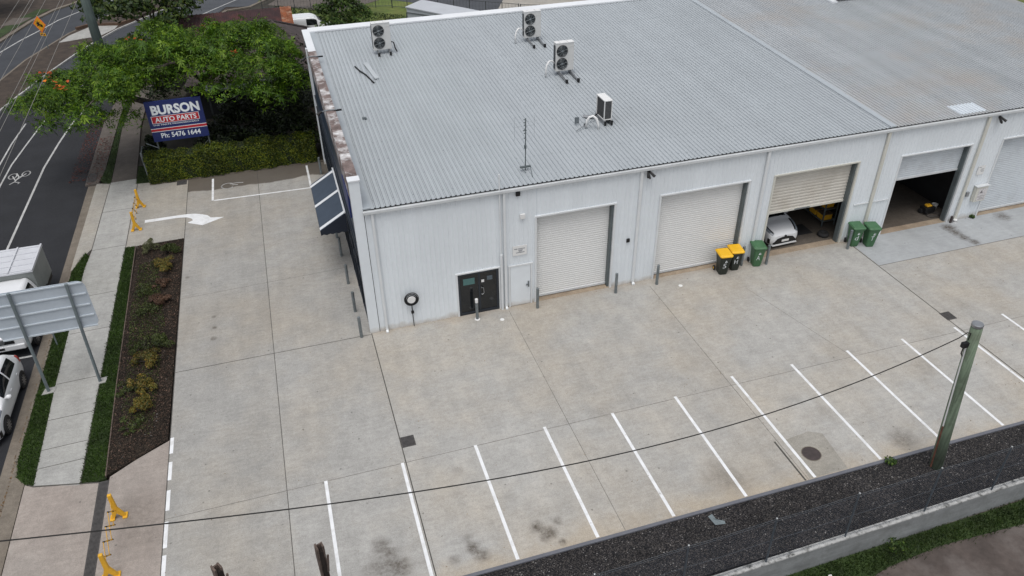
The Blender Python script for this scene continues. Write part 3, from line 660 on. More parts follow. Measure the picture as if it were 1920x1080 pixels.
for i, (a, b) in enumerate(segs):
    if i == 0:
        wall_panel(a, 3.68, 0, HE); wall_panel(3.68, 5.44, 2.06, HE); wall_panel(5.44, b, 0, HE)
    else: wall_panel(a, b, 0, HE)
for a, b, t, *_ in D: wall_panel(a, b, t, HE)
wl.box(X1 - .02, X1, .0, YB, 0, 5.6); wl.box(.36, X1, YB - .02, YB + .1, 0, 6.6)
wl.build("wall", M['wall'], BLD)
iw = MB()                                                     # what is inside: partitions added to keep the bays dark, lining, backs of the piers
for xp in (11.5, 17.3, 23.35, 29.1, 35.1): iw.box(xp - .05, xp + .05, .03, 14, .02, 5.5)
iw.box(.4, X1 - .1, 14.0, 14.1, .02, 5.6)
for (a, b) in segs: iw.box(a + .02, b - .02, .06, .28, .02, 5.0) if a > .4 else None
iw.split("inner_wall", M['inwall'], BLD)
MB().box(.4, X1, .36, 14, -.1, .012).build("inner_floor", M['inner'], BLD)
sm = MB()
for a, b, t, zb, mk in D: sm.box(a, b, -.03, .36, -.1, .008)
sm.split("threshold", M['sill'], BLD)
# roof
def roof_sheet(x0, x1, y0, y1, name, m, lift=0, pitch=.19, grime='grime'):
    mb = MB(); pr = rib_profile(x0, x1, pitch, .060, .040); n = len(pr)
    V = [(s, y0, zr(y0) + d + lift) for s, d in pr] + [(s, y1, zr(y1) + d + lift) for s, d in pr]
    for i in range(n - 1):                                     # rib flank and lap strip painted dark: lap shadow mixed with settled dirt
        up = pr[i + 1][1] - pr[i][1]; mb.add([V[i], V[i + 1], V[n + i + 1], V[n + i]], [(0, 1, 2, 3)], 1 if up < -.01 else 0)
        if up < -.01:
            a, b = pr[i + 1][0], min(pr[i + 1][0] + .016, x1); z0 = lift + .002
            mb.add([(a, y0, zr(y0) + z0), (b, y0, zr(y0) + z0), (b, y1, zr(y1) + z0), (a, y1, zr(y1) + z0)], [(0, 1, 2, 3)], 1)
    if y1 - y0 > 5:                                            # screw heads along the purlin lines
        for yy in np.arange(y0 + .5, y1, 1.55):
            for x in np.arange(math.ceil(x0 / pitch) * pitch + .03, x1 - .05, pitch * 2): q = zr(yy) + .040 + lift; mb.box(x - .012, x + .012, yy - .013, yy + .013, q, q + .010, 1)
    return mb.build(name, [m, M[grime]], BLD)
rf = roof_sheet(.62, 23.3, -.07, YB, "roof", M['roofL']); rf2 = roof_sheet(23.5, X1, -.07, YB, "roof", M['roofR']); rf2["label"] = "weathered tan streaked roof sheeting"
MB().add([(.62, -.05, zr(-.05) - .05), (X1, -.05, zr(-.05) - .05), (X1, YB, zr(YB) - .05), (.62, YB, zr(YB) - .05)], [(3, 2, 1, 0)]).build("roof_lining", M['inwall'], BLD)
fl = MB()
for a, b, h in ((.34, .64, .048), (23.28, 23.58, .048)):
    fl.add([(a, -.06, zr(-.06) + h), (b, -.06, zr(-.06) + h), (b, YB, zr(YB) + h), (a, YB, zr(YB) + h), (a, -.06, zr(-.06)), (b, -.06, zr(-.06)), (b, YB, zr(YB)), (a, YB, zr(YB))], [(0, 1, 2, 3), (4, 5, 1, 0), (5, 6, 2, 1), (7, 4, 0, 3)])
fl.split("roof_flashing", M['flash'], BLD)
roof_sheet(27.15, 28.62, .1, 1.0, "skylight", M['skylight'], .012, grime='shade_grimew')
MB().prism_yz([(YB - .12, zr(YB) + .02), (YB + .42, zr(YB) + .02), (YB + .42, zr(YB) + .17), (YB - .12, zr(YB) + .10)], .30, X1 + .05).build("ridge_capping", M['ridge'], BLD)
MB().box(X1, X1 + .16, -.1, YB + .4, 5.5, 5.72).build("barge_capping", M['ridge'], BLD)
gt = MB(); gt.box(.33, X1, -.16, -.03, 5.44, 5.56); gt.build("gutter", M['gutter'], BLD, bevel=.012)
# right barge follows the slope
# facade: corner pillar, parapet, glazing, fascia
pl = MB(); pl.box(-.02, .36, -.03, .30, 0, 6.78); pl.box(-.10, .04, 16.55, 16.85, 0, 6.6); pl.split("pillar", M['wall'], BLD, bevel=.01)
MB().box(-.05, .39, -.06, .33, 6.78, 6.83).build("pillar_capping", M['ridge'], BLD)
MB().box(.02, .33, .30, YB + .3, 3.4, 6.70).build("parapet", M['navy'], BLD)
MB().box(-.03, .36, .33, 15.6, 6.70, 6.755).build("parapet_capping", M['lichen'], BLD); c2 = MB().box(-.03, .36, 15.6, YB + .3, 6.70, 6.76).build("parapet_capping", M['ridge'], BLD); c2["label"] = "clean white end of the parapet capping"
fz = MB(); fz.box(-.035, .02, .35, 16.5, 5.95, 6.62); fz.build("fascia_sign", M['lichen'], BLD)
f2 = MB(); f2.box(-.04, .02, 1.2, 3.0, 4.7, 5.7); f2.build("fascia_panel", M['blue'], BLD)
f3 = MB(); f3.box(-.045, .02, .4, 16.5, 4.05, 4.13); f3.box(-.045, .02, .4, 16.5, 3.42, 3.5); f3.split("fascia_trim", M['navyd'], BLD)
MB().box(.08, .2, .3, 16.5, .35, 3.4).build("shopfront_glass", M['glass'], BLD)
MB().box(0.0, .2, .3, YB, 0.0, .35).build("shopfront_base", M['wall'], BLD)
MB().box(.1, .2, 16.85, YB + .3, .0, 3.4).build("side_wall", M['wall'], BLD)
y = .3; mu = MB()
while y < 16.5: mu.box(-.03, .08, y, y + .07, .35, 3.4); y += 1.35
mu.box(-.02, .08, .3, 16.5, .35, .42); mu.box(-.02, .08, .3, 16.5, 2.2, 2.27); mu.box(-.02, .08, .3, 16.5, 3.33, 3.4)
mu.build("shopfront_frame", M['navyd'], BLD)
# awning over the entrance
aw = MB(); A0, A1, AX = 4.35, 8.87, -1.19
aw.add([(-.04, A0, 3.25), (-.04, A1, 3.25), (AX, A1, 2.58), (AX, A0, 2.58)], [(3, 2, 1, 0)], 0)
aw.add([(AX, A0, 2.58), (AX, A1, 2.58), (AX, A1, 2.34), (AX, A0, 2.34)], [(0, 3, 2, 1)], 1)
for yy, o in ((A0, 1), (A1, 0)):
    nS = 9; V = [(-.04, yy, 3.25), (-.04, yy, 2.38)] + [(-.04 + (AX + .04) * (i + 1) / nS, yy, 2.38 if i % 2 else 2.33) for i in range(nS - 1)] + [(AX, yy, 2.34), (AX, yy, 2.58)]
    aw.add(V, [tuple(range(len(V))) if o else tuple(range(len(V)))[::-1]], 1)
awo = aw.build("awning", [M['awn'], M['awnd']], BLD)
st = MB()
for yc in (A0 + .16, (A0 + A1) / 2, A1 - .22):
    st.add([(-.04, yc - .11, 3.26), (-.04, yc + .11, 3.26), (AX - .006, yc + .11, 2.588), (AX - .006, yc - .11, 2.588), (AX - .006, yc - .11, 2.35), (AX - .006, yc + .11, 2.35)], [(3, 2, 1, 0), (4, 5, 2, 3)])
st.box(-.10, -.03, A0 - .02, A1 + .02, 3.25, 3.30); st.build("awning_stripe", M['awnw'], awo)
# downpipes
def pipe(name, x, z0=.0, z1=5.45, wdt=.10, m='trim', y=-.07):
    mb = MB(); mb.box(x - wdt / 2, x + wdt / 2, y - .05, y + .035, z0 + .12, z1); mb.prism_yz([(y - .14, z0), (y - .05, z0), (y - .05, z0 + .12), (y - .14, z0 + .06)], x - wdt / 2, x + wdt / 2)
    return mb.build(name, M[m], BLD, bevel=.008)
pipe("downpipe", .65); pipe("downpipe", 5.70, wdt=.10); pipe("downpipe", 11.48, wdt=.12); pipe("downpipe", 17.30, wdt=.12); pipe("downpipe", 23.30, wdt=.14, m='cream'); pipe("downpipe", 28.72, wdt=.14, m='cream'); pipe("downpipe", 35.1, wdt=.14, m='cream')
cp = MB(); cp.tube([(5.52, -.10, 2.6), (5.52, -.10, 6.25)], .028, 8); cp.tube([(5.53, -.11, 0), (5.53, -.11, 2.7)], .055, 10); cp.build("conduit_pipe", M['trim'], BLD, smooth=False)
# roller doors
YC = .25                                                      # curtain set back in its opening
for a, b, t, zb, mk in D:
    mb = MB(); z = zb + .10; pit = .150 if mk == 'rollerw' else .105; dp = .026 if mk == 'rollerw' else .015; prof = []
    while z < t + .10: prof += [(z, 0.), (z + pit * .34, dp), (z + pit * .46, dp), (z + pit * .62, .0)]; z += pit
    n = len(prof); V = [(a + .03, YC + d, z_) for z_, d in prof] + [(b - .09, YC + d, z_) for z_, d in prof]
    mb.add(V, [(i, n + i, n + i + 1, i + 1) for i in range(n - 1)])
    door = mb.build("roller_door", M[mk], BLD)
    MB().box(a + .03, b - .09, YC - .03, YC + .02, zb, zb + .10).build("bottom_rail", M['gutter' if mk != 'rollerw' else 'cream'], door)
    g = MB(); g.box(b - .09, b - .002, .04, YC + .03, .01, t); g.box(a + .002, a + .05, YC - .08, YC + .03, .01, t); g.split("door_guide", M['dguide'], door)
    tr = MB(); tr.box(a - .07, b + .09, -.055, .04, t - .005, t + .055); tr.box(a - .08, a + .0, -.045, .04, .0, t - .005); tr.box(b + .0, b + .09, -.045, .04, .0, t - .005)
    tr.build("door_frame", M['trim'] if mk != 'rollerw' else M['cream'], door)
    if mk == 'rollerw': MB().box(a + 1.5, a + 2.3, YC - .045, YC - .03, zb + .02, zb + .07).build("handle", M['galv'], door)
# entrance doors in the long wall
GD = MB(); GD.box(3.70, 5.42, -.03, .06, .0, .05); GD.box(3.70, 3.78, -.04, .06, .05, 2.04); GD.box(5.32, 5.42, -.04, .06, .05, 2.04); GD.box(3.78, 5.32, -.04, .06, 1.97, 2.04); GD.box(4.55, 4.62, -.035, .06, .05, 1.97); GD.box(3.78, 5.32, -.036, .06, .05, .13)
gd = GD.build("glass_door", M['navyd'], BLD)
MB().box(3.78, 4.55, -.012, .0, .13, 1.97).build("glass_pane", M['glass'], gd); MB().box(4.62, 5.32, -.012, .0, .13, 1.97).build("glass_pane", M['glass'], gd)
MB().box(3.92, 4.40, -.02, -.013, 1.48, 1.78).build("notice", mat("teal_notice", (.07, .16, .155), .4), gd); MB().box(4.92, 5.15, -.02, -.013, 1.55, 1.75).build("notice", mat("grey_notice", (.085, .11, .13), .4, .2, 12), gd)
MB().box(4.68, 4.80, -.02, -.013, 1.49, 1.61).build("notice", M['white'], gd)
MB().tube([(4.66, -.04, 1.28), (4.66, -.10, 1.28), (4.74, -.10, 1.26), (4.76, -.10, 1.02), (4.72, -.10, .96), (4.66, -.10, .95), (4.66, -.04, .95)], .014, 6).build("handle", M['steel'], gd)
dt = MB(); dt.box(3.62, 5.50, -.06, .02, 2.045, 2.10); dt.box(3.63, 3.70, -.05, .02, 0, 2.045); dt.box(5.42, 5.48, -.05, .02, 0, 2.045); dt.build("door_frame", M['trim'], gd)
# white service door
sd = MB(); sd.box(5.92, 6.78, -.05, -.005, .02, 1.96); sdo = sd.build("service_door", M['wall'], BLD, bevel=.006)
f = MB(); f.box(5.83, 6.88, -.07, -.02, 1.97, 2.04); f.box(5.84, 5.91, -.055, -.02, .0, 1.97); f.box(6.79, 6.86, -.055, -.02, .0, 1.97); f.build("door_frame", M['trim'], sdo)
h = MB(); h.box(6.66, 6.72, -.085, -.05, .88, 1.16); h.box(6.58, 6.70, -.10, -.07, .97, 1.03); h.build("handle", M['galv'], sdo)
tp = MB(); tp.box(22.42, 23.20, -.06, -.02, 1.93, 1.985); tp.box(23.40, 24.30, -.055, -.02, 1.93, 1.97); tp.split("wall_strip", M['trim'], BLD)

# ------------------------------------------------------------------ fittings on the wall and roof
def wall_box(name, label, cat, x, z, wx, wz, m, d=.06, **k):
    t = thing(name, label, cat, (x, -.022, z)); MB().box(-wx / 2, wx / 2, -d, 0, -wz / 2, wz / 2).build("casing" if d > .03 else "panel", M[m], t, bevel=.006); return t
t = wall_box("wall_sign", "white company notice with small print above the white service door", "sign", 6.33, 2.70, .60, .46, 'white', .02)
lt = MB()
for zz, x0, x1 in ((.09, -.24, -.10), (.085, -.08, .22), (.02, -.06, .12), (-.03, -.05, .1), (-.09, -.16, .2)): lt.box(x0, x1, -.0225, -.02, zz - .014, zz + .014)
lt.build("lettering", mat("grey_print", (.12, .13, .16), .6), t)
wall_box("alarm_box", "small white alarm siren box high on the wall near the aerial", "alarm", 6.45, 4.27, .20, .20, 'white', .09)
wall_box("flood_light", "square black flood light under the gutter by the aerial", "light", 6.27, 5.28, .17, .17, 'black', .07)
wall_box("intercom", "small black keypad on the wall between the first two roller doors", "keypad", 11.12, 2.25, .14, .17, 'black', .05)
t = wall_box("meter_box", "cream meter box with printed notices near the fourth roller door", "meter box", 29.66, 1.40, .66, .80, 'cream', .20)
MB().box(-.20, .30, -.206, -.20, -.34, .30).build("notice", mat("printed_notice", (.60, .58, .58), .6, .25, 14), t); MB().box(-.38, .38, -.24, .0, .40, .43).build("lid", M['gutter'], t)
lt = MB(); lt.add([(-.02 + .11 * math.cos(a), -.2075, .10 + .11 * math.sin(a)) for a in (R(90), R(210), R(330))], [(0, 1, 2)]); lt.box(-.15, .24, -.2075, -.2065, -.12, -.10); lt.box(-.12, .22, -.2075, -.2065, -.2, -.18); lt.box(-.14, .25, -.2075, -.2065, -.28, -.26)
lt.build("lettering", mat("notice_print", (.16, .15, .16), .6), t)
t = wall_box("wall_sign", "small white paper notice above the cream meter box", "sign", 29.35, 2.62, .42, .48, 'white', .012)
lt = MB(); [lt.box(a, b, -.0145, -.012, z - .012, z + .012) for z, a, b in ((.16, -.16, -.02), (.06, -.02, .16), (.0, -.04, .14), (-.06, .0, .17))]; lt.build("lettering", mat("faded_print", (.25, .26, .28), .6), t)
wall_box("junction_box", "grey electrical box beside the cream downpipe", "electrical box", 28.98, 1.42, .16, .24, 'steel', .09)
def cam_unit(x, z, label):
    t = thing("security_camera", label, "camera", (x, -.03, z), 0, "security cameras under the eave")
    MB().box(-.05, .05, -.05, 0, -.05, .05).build("bracket", M['black'], t)
    for s_ in (-1, 1):
        b = MB(); b.tube([(s_ * .03, -.05, 0), (s_ * .14, -.30, -.12)], [.045, .06], 10); b.build("lens_housing", M['black'], t)
    MB().tube([(-.02, -.04, 0), (-.03, -.26, -.22)], [.03, .04], 8).build("lamp_head", M['black'], t)
cam_unit(11.78, 5.36, "black twin headed security camera above the second roller door")
cam_unit(29.30, 5.30, "black twin headed security camera near the skylight end of the eave")
# hose reel
t = thing("hose_reel", "black hose reel with white hub hanging on the white wall", "hose reel", (1.75, -.03, 1.38))
hb = MB()
for k in range(6): 
    rr = .15 + .026 * k + .004 * (k % 2); pts = [(rr * math.cos(a) * 1.0, -.10 - .025 * (k % 3), rr * math.sin(a) * (1.0 + .06 * (k == 5)) + (.03 if k == 5 else 0)) for a in np.linspace(0, 2 * math.pi, 25)]
    hb.tube(pts, .017, 6, cap=False)
hb.build("hose", M['rubber'], t, smooth=True)
MB().lathe([(.0, -.17), (.15, -.17), (.17, -.15), (.17, -.13), (.0, -.13)], 24, axis='y').build("hub", M['white'], t)
MB().lathe([(.045, -.185), (.045, -.17)], 10, (.19, 0, -.04), axis='y').build("valve", M['black'], t)
d = MB(); d.tube([(0, -.06, -.28), (.0, -.06, -.70)], .022, 6); d.tube([(.0, -.05, -.75), (.01, -.05, -1.38)], .018, 6); d.box(-.05, .06, -.09, -.02, -.72, -.62); d.build("tap_pipe", M['black'], t)
# aerial
t = thing("aerial", "thin dark television aerial with short elements on the roof edge", "aerial", (6.92, 1.0, zr(1.0) + .03))
MB().tube([(0, 0, 0), (.02, 0, 2.15)], .022, 6).build("mast", M['dguide'], t); e = MB()
for z, l in ((1.35, .06), (1.55, .05), (1.66, .09), (1.72, .05), (1.88, .05), (1.98, .06), (2.1, .06)): e.tube([(-l, 0, z), (l * .6, 0, z)], .022, 5)
e.tube([(-.40, .1, 1.3), (-.40, .1, 2.2)], .0035, 4); e.tube([(.40, .1, 1.3), (.40, .1, 2.2)], .0035, 4); e.tube([(-.40, .1, 1.8), (.40, .1, 1.8)], .003, 4); e.build("element", M['dguide'], t)
MB().lathe([(.0, .9), (.05, .92), (.05, 1.06), (0, 1.08)], 10).build("amplifier", M['dguide'], t)
b = MB(); b.box(-.22, .22, -.05, .05, .12, .17); b.tube([(-.2, 0, .15), (-.05, -.25, 0)], .012, 5); b.tube([(.2, 0, .15), (.1, -.6, -.04)], .012, 5); b.build("bracket", M['dguide'], t)

# air conditioners
def ac_unit(x, y, label, conduit=True, rails=True):
    """Twin fan condenser facing -y on two sloping rails."""
    t = thing("air_conditioner", label, "air conditioner", (x, y, zr(y) + .04), 0, "air conditioners on the roof"); W, H_, Dp, z0 = .94, 1.36, .34, .20
    MB().box(-W / 2, W / 2, 0, Dp, z0, z0 + H_).build("casing", M['ac'], t, bevel=.015)
    tp = MB()
    for a, b_ in ((-.5, -.27), (-.25, .16), (.18, .5)): tp.box(a * W, b_ * W, -.015, Dp + .01, z0 + H_ - .01, z0 + H_ + .03)
    tp.build("top_cover", M['white'], t, bevel=.008)
    for zc in (.36, .98):
        fm = MB(); fm.lathe([(.0, -.004), (.265, -.004), (.285, -.03), (.295, -.004)], 28, (-.14, 0, z0 + zc), axis='y'); fg = fm.build("fan_grille", M['acdark'], t)
        hb = MB(); hb.lathe([(.06, -.034), (.06, -.008)], 12, (-.14, 0, z0 + zc), axis='y')
        for r_ in (.12, .18, .235): hb.tube([(-.14 + r_ * math.cos(a), -.03, z0 + zc + r_ * math.sin(a)) for a in np.linspace(0, 6.283, 25)], .007, 4, cap=False)
        for k in range(8): a = k * math.pi / 4 + .3; hb.tube([(-.14, -.03, z0 + zc), (-.14 + .28 * math.cos(a), -.03, z0 + zc + .28 * math.sin(a))], .007, 4)
        hb.build("guard", M['galv'], fg)
    p = MB(); p.box(.21, .44, -.012, 0, z0 + 1.16, z0 + 1.18); p.box(.19, .45, -.008, 0, z0 + .05, z0 + 1.14); p.build("side_panel", M['ac'], t)
    MB().box(-W / 2 - .012, -W / 2, .05, Dp - .04, z0 + .1, z0 + 1.25).build("coil", M['coil'], t)
    r_ = MB(); c_ = MB()
    for xx in (-.26, .34):
        y0 = -1.05 if rails else -.35
        r_.add([(xx - .03, Dp, .0), (xx + .03, Dp, 0), (xx + .03, y0, SL * y0 + .0), (xx - .03, y0, SL * y0), (xx - .03, Dp, .2), (xx + .03, Dp, .2), (xx + .03, y0, SL * y0 + .10), (xx - .03, y0, SL * y0 + .10)],
               [(0, 1, 2, 3), (7, 6, 5, 4), (3, 2, 6, 7), (0, 3, 7, 4), (2, 1, 5, 6)])
        c_.box(xx - .055, xx + .055, y0 - .02, y0 + .08, SL * y0 - .0, SL * y0 + .17)
    r_.build("support_rail", M['steel'], t); c_.split("rubber_foot", M['black'], t)
    if conduit:
        MB().tube([(-.45, .15, .55), (-.62, .1, .72), (-.78, .05, .74), (-.92, 0, .60), (-.98, -.02, .35), (-.98, -.02, .0)], .045, 8).build("conduit", M['white'], t, smooth=True)
    else:
        MB().tube([(.47, .15, .55), (.60, .1, .50), (.64, -.05, .25), (.72, -.1, .06)], .035, 8).build("conduit", M['black'], t, smooth=True)
    return t
ac_unit(3.72, 14.95, "twin fan air conditioner alone at the street end of the roof", conduit=False, rails=False)
ac_unit(11.73, 14.40, "twin fan air conditioner close to the white ridge capping")
ac_unit(11.75, 9.55, "twin fan air conditioner in the middle of the line of three")
t = thing("air_conditioner", "slim dark sided air conditioner turned sideways near the eave", "air conditioner", (11.60, 4.25, zr(4.2) + .04), 0, "air conditioners on the roof")
a = MB(); a.box(-.19, .19, -.46, .46, 1.02, 1.06); a.box(-.19, -.15, -.46, -.42, .2, 1.02); a.box(.15, .19, -.46, -.42, .2, 1.02); a.box(-.19, -.15, .36, .46, .2, 1.02); a.box(.15, .19, .42, .46, .2, 1.02); a.box(-.19, .19, -.46, .46, .18, .22); a.build("casing", M['white'], t, bevel=.006)
a = MB(); a.box(-.165, .165, -.43, .43, .22, 1.02)
for k in range(14): a.box(-.15, .15, -.447, -.43, .25 + k * .055, .265 + k * .055, 1)
for k in range(9): a.box(-.182, -.165, -.38 + k * .085, -.372 + k * .085, .23, 1.01, 1)
a.build("coil", [M['coil'], M['acdark']], t)
a = MB(); a.box(-.19, -.12, -.55, .5, .0, .18); a.box(.12, .19, -.55, .5, .0, .18); a.build("support_rail", M['steel'], t); a = MB(); a.box(-.2, -.11, -.58, -.55, -.02, .17); a.box(.11, .2, -.58, -.55, -.02, .17); a.split("rubber_foot", M['black'], t)
MB().tube([(-.25, .1, .3), (-.5, .0, .22), (-.8, -.1, .16), (-1.05, -.35, .05)], .03, 6).build("insulated_pipe", M['black'], t)
MB().tube([(-1.02, -.5, .02), (-1.0, -.52, .30), (-.9, -.55, .47), (-.75, -.6, .52), (-.62, -.66, .40), (-.55, -.72, .15), (-.54, -.74, -.06)], .055, 10).build("conduit", M['white'], t, smooth=True)
a = MB(); a.box(-1.38, -1.2, -.12, -.06, .06, .34); a.box(-1.36, -1.22, -.15, -.12, .12, .28); a.build("isolator_switch", M['galv'], t)
a = MB(); a.tube([(-1.0, -.4, .08), (-1.55, -.75, .02)], .018, 5); a.tube([(-.3, .25, .1), (-.75, .55, .06)], .07, 6); a.split("bracket", M['steel'], t)
# loose items on the roof
t = tag(MB().tube([(2.05, 13.6, zr(13.6) + .05), (2.18, 12.95, zr(12.9) + .07), (2.42, 12.3, zr(12.3) + .06), (2.62, 11.3, zr(11.3) + .05)], .04, 6).build("loose_cable", M['black']), "black length of cable lying loose on the roof", "cable")
t = tag(MB().add([(2.5, 13.9, zr(13.9) + .05), (2.72, 13.95, zr(13.9) + .05), (2.95, 11.75, zr(11.7) + .05), (2.75, 11.7, zr(11.7) + .05), (2.5, 13.9, zr(13.9) + .08), (2.72, 13.95, zr(13.9) + .08), (2.95, 11.75, zr(11.7) + .08), (2.75, 11.7, zr(11.7) + .08)], [(4, 7, 6, 5), (0, 1, 5, 4), (2, 3, 7, 6), (1, 2, 6, 5), (3, 0, 4, 7)]).build("loose_flashing", mat("dull_zinc_strip", (.45, .48, .50), .5, .08, 2)), "pale strip of flashing lying beside the black cable", "flashing")
vt = thing("roof_vent", "small dark square vent cap low on the roof near the parapet", "vent", (1.58, 7.5, zr(7.5))); MB().box(-.09, .09, -.09, .09, 0, .09).build("cap", M['dguide'], vt, bevel=.02)
vt = thing("roof_ventilator", "dark box ventilator at the top edge of the far roof", "ventilator", (32.5, 15.5, zr(15.5))); MB().box(-.9, .9, -.05, .5, 0, .55).build("casing", M['verandah'], vt, bevel=.02); MB().box(-1.3, -.95, -.3, .2, 0, .12).build("flashing", M['ridge'], vt)
for yy, lab in ((7.05, "grey spotlight arm on the stained parapet, the one nearer the awning"), (14.6, "grey spotlight arm on the parapet near its clean white end")):
    ar = thing("spotlight", lab, "light", (0, yy, 6.76)); MB().tube([(.42, 0, .02), (.1, 0, .05), (-.25, -.02, .02)], .022, 6).build("arm", M['galv'], ar)
    MB().tube([(-.22, -.02, .04), (-.42, -.05, -.10)], [.05, .075], 10).build("lamp_head", M['black'], ar); MB().box(.3, .62, -.04, .04, -.03, .03).build("bracket", M['black'], ar)

# ------------------------------------------------------------------ bollards
def make_bollard(x, y, label, h=1.0, cap=False, grp=None):
    t = thing("bollard", label, "bollard", (x, y, 0), 0, grp)
    MB().lathe([(.062, 0), (.062, h - .01), (.055, h), (0, h)], 16).build("post", M['bollard'], t)
    if cap:
        MB().lathe([(.066, h - .16), (.066, h), (.05, h + .015), (0, h + .015)], 16).build("cap", M['white'], t); MB().lathe([(.12, .0), (.10, .02), (.062, .02)], 12).build("base", M['white'], t)
    return t
F_ = "bollards along the shop front"
make_bollard(-.40, -.14, "grey steel bollard at the building corner, first along the shop front", grp=F_)
for yy, lab in ((1.69, "grey steel bollard second from the corner along the shop front"), (3.88, "grey steel bollard just outside the awning's near end"), (6.30, "grey steel bollard partly under the awning's near half"), (8.04, "grey steel bollard mostly hidden under the awning"), (15.38, "grey steel bollard by the hedge end of the shop front")):
    make_bollard(-.40, yy, lab, grp=F_)
L_ = "bollards along the roller doors"
make_bollard(4.34, -.43, "grey bollard with white cap in front of the dark glass doors", cap=True, grp=L_)
for x_, y_, lab in ((6.95, -.48, "grey bollard between the white service door and first roller door"), (10.50, -.50, "grey bollard at the far side of the first roller door"), (12.46, -.47, "grey bollard at the near side of the second roller door"), (16.75, -.30, "grey bollard between the yellow lidded bins and a green bin"), (17.87, -.56, "grey bollard beside the green bin and the parked car's doorway"), (22.15, -.62, "grey bollard in front of the pair of green bins")):
    make_bollard(x_, y_, lab, grp=L_)

# ------------------------------------------------------------------ wheelie bins
def make_bin(x, y, label, body, lid, rz=0., mark=None, group=None):
    t = thing("wheelie_bin", label, "bin", (x, y, 0), rz, group)
    b = MB(); secs = [(.0, .17, .20), (.08, .19, .22), (.80, .245, .29), (.92, .27, .32), (.97, .28, .33)]
    V = []; 
    for z, wx, wy in secs:
        c = .05
        for sx, sy in ((-1, -1), (1, -1), (1, 1), (-1, 1)):
            pts = [(sx * wx, sy * (wy - c)), (sx * (wx - c), sy * wy)]
            if sx * sy < 0: pts = pts[::-1]
            if sx * sy > 0: pass
            V += [(px, py, z) for px, py in pts]
    n = 8; F = [(i * n + j, i * n + (j + 1) % n, (i + 1) * n + (j + 1) % n, (i + 1) * n + j) for i in range(len(secs) - 1) for j in range(n)] + [tuple(range(n))[::-1], tuple(range((len(secs) - 1) * n, len(secs) * n))]
    b.add(V, F); b.build("body", M[body], t, bevel=.008)
    l = MB(); V = []
    for z, wx, y0, y1 in ((.97, .295, -.36, .35), (1.02, .30, -.365, .35), (1.075, .25, -.30, .31)):
        c = .06; V += [(-wx, y0 + c, z), (-wx + c, y0, z), (wx - c, y0, z), (wx, y0 + c, z), (wx, y1, z), (-wx, y1, z)]
    l.add(V, [(i * 6 + j, i * 6 + (j + 1) % 6, (i + 1) * 6 + (j + 1) % 6, (i + 1) * 6 + j) for i in range(2) for j in range(6)] + [tuple(range(12, 18)), tuple(range(6))[::-1]])
    l.build("lid", M[lid], t, bevel=.012)
    hd = MB(); hd.tube([(-.22, .33, 1.0), (-.22, .41, 1.0), (.22, .41, 1.0), (.22, .33, 1.0)], .018, 6); hd.build("handle", M[body], t)
    for sx in (-1, 1):
        wv = MB(); wv.lathe([(.0, -.03), (.11, -.03), (.115, 0), (.11, .03), (0, .03)], 18, (sx * .25, .27, .115), axis='x'); wo = wv.build("wheel", M['rubber'], t)
        MB().lathe([(.0, -.035), (.05, -.035), (.05, .035), (0, .035)], 12, (sx * .25, .27, .115), axis='x').build("hub", M['yellow'] if lid == 'yellow' else M['black'], wo)
    if mark:
        V, F = text_mesh(mark, .15, .24, bold=-.012); V = np.asarray(V); V[:, 0] -= .10; V[:, 2] += .38; V[:, 1] = -.263 - (V[:, 2] - .45) * .10
        mk = MB(); mk.add(V, F); z = .74
        for a_, b__ in (((-.05, .70), (.0, .80)), ((.0, .80), (.06, .78)), ((-.02, .70), (.05, .74))):
            y_ = -.303; mk.add([(a_[0], y_, a_[1]), (b__[0], y_ - .004, b__[1]), (b__[0] + .025, y_ - .004, b__[1] - .015), (a_[0] + .025, y_, a_[1] - .015)], [(0, 3, 2, 1)])
        mk.build("painted_mark", M['signwhite'], t)
    return t
BG = "wheelie bins along the wall"
make_bin(15.62, -.52, "dark bin with yellow lid and painted 5, in front of roller door", 'bin_dark', 'yellow', R(-8), "5", BG)
make_bin(16.28, -.38, "dark bin with yellow lid beside the bollard, painted with an H", 'bin_dark', 'yellow', R(-10), "H", BG)
make_bin(17.40, -.42, "green bin standing alone between bollards near the parked white car", 'bin_green', 'bin_green', R(-14), "A", BG)
make_bin(22.62, -.36, "green bin directly behind the steel bollard, between two open doors", 'bin_green', 'bin_green', R(-12), "d", BG)
make_bin(23.28, -.62, "green bin at the edge of the pale apron, beside open fourth door", 'bin_green', 'bin_green', R(-12), "T", BG)

# ------------------------------------------------------------------ drains, covers
def grate(x0, x1, y0, y1, label, n, along='y', z=.004, name="drain_grate"):
    t = thing(name, label, "drain grate", ((x0 + x1) / 2, (y0 + y1) / 2, z)); wx, wy = (x1 - x0) / 2, (y1 - y0) / 2
    MB().box(-wx, wx, -wy, wy, -.02, .001).build("sump", M['black'], t)
    g = MB(); g.box(-wx, wx, -wy, -wy + .03, .001, .012); g.box(-wx, wx, wy - .03, wy, .001, .012); g.box(-wx, -wx + .03, -wy + .03, wy - .03, .001, .012); g.box(wx - .03, wx, -wy + .03, wy - .03, .001, .012)
    for k in range(n):
        if along == 'y': c = -wx + .03 + (2 * wx - .06) * (k + .5) / n; q = (2 * wx - .06) / n * .36; g.box(c - q, c + q, -wy + .03, wy - .03, .001, .010)
        else: c = -wy + .03 + (2 * wy - .06) * (k + .5) / n; q = (2 * wy - .06) / n * .36; g.box(-wx + .03, wx - .03, c - q, c + q, .001, .010)
    g.build("grille", M['grate'], t); return t
grate(.04, .50, -6.64, -6.15, "square dark drain grate on the joint below the building corner", 12)
grate(22.50, 22.95, -6.58, -6.09, "square dark drain grate near the top of the timber pole", 12)
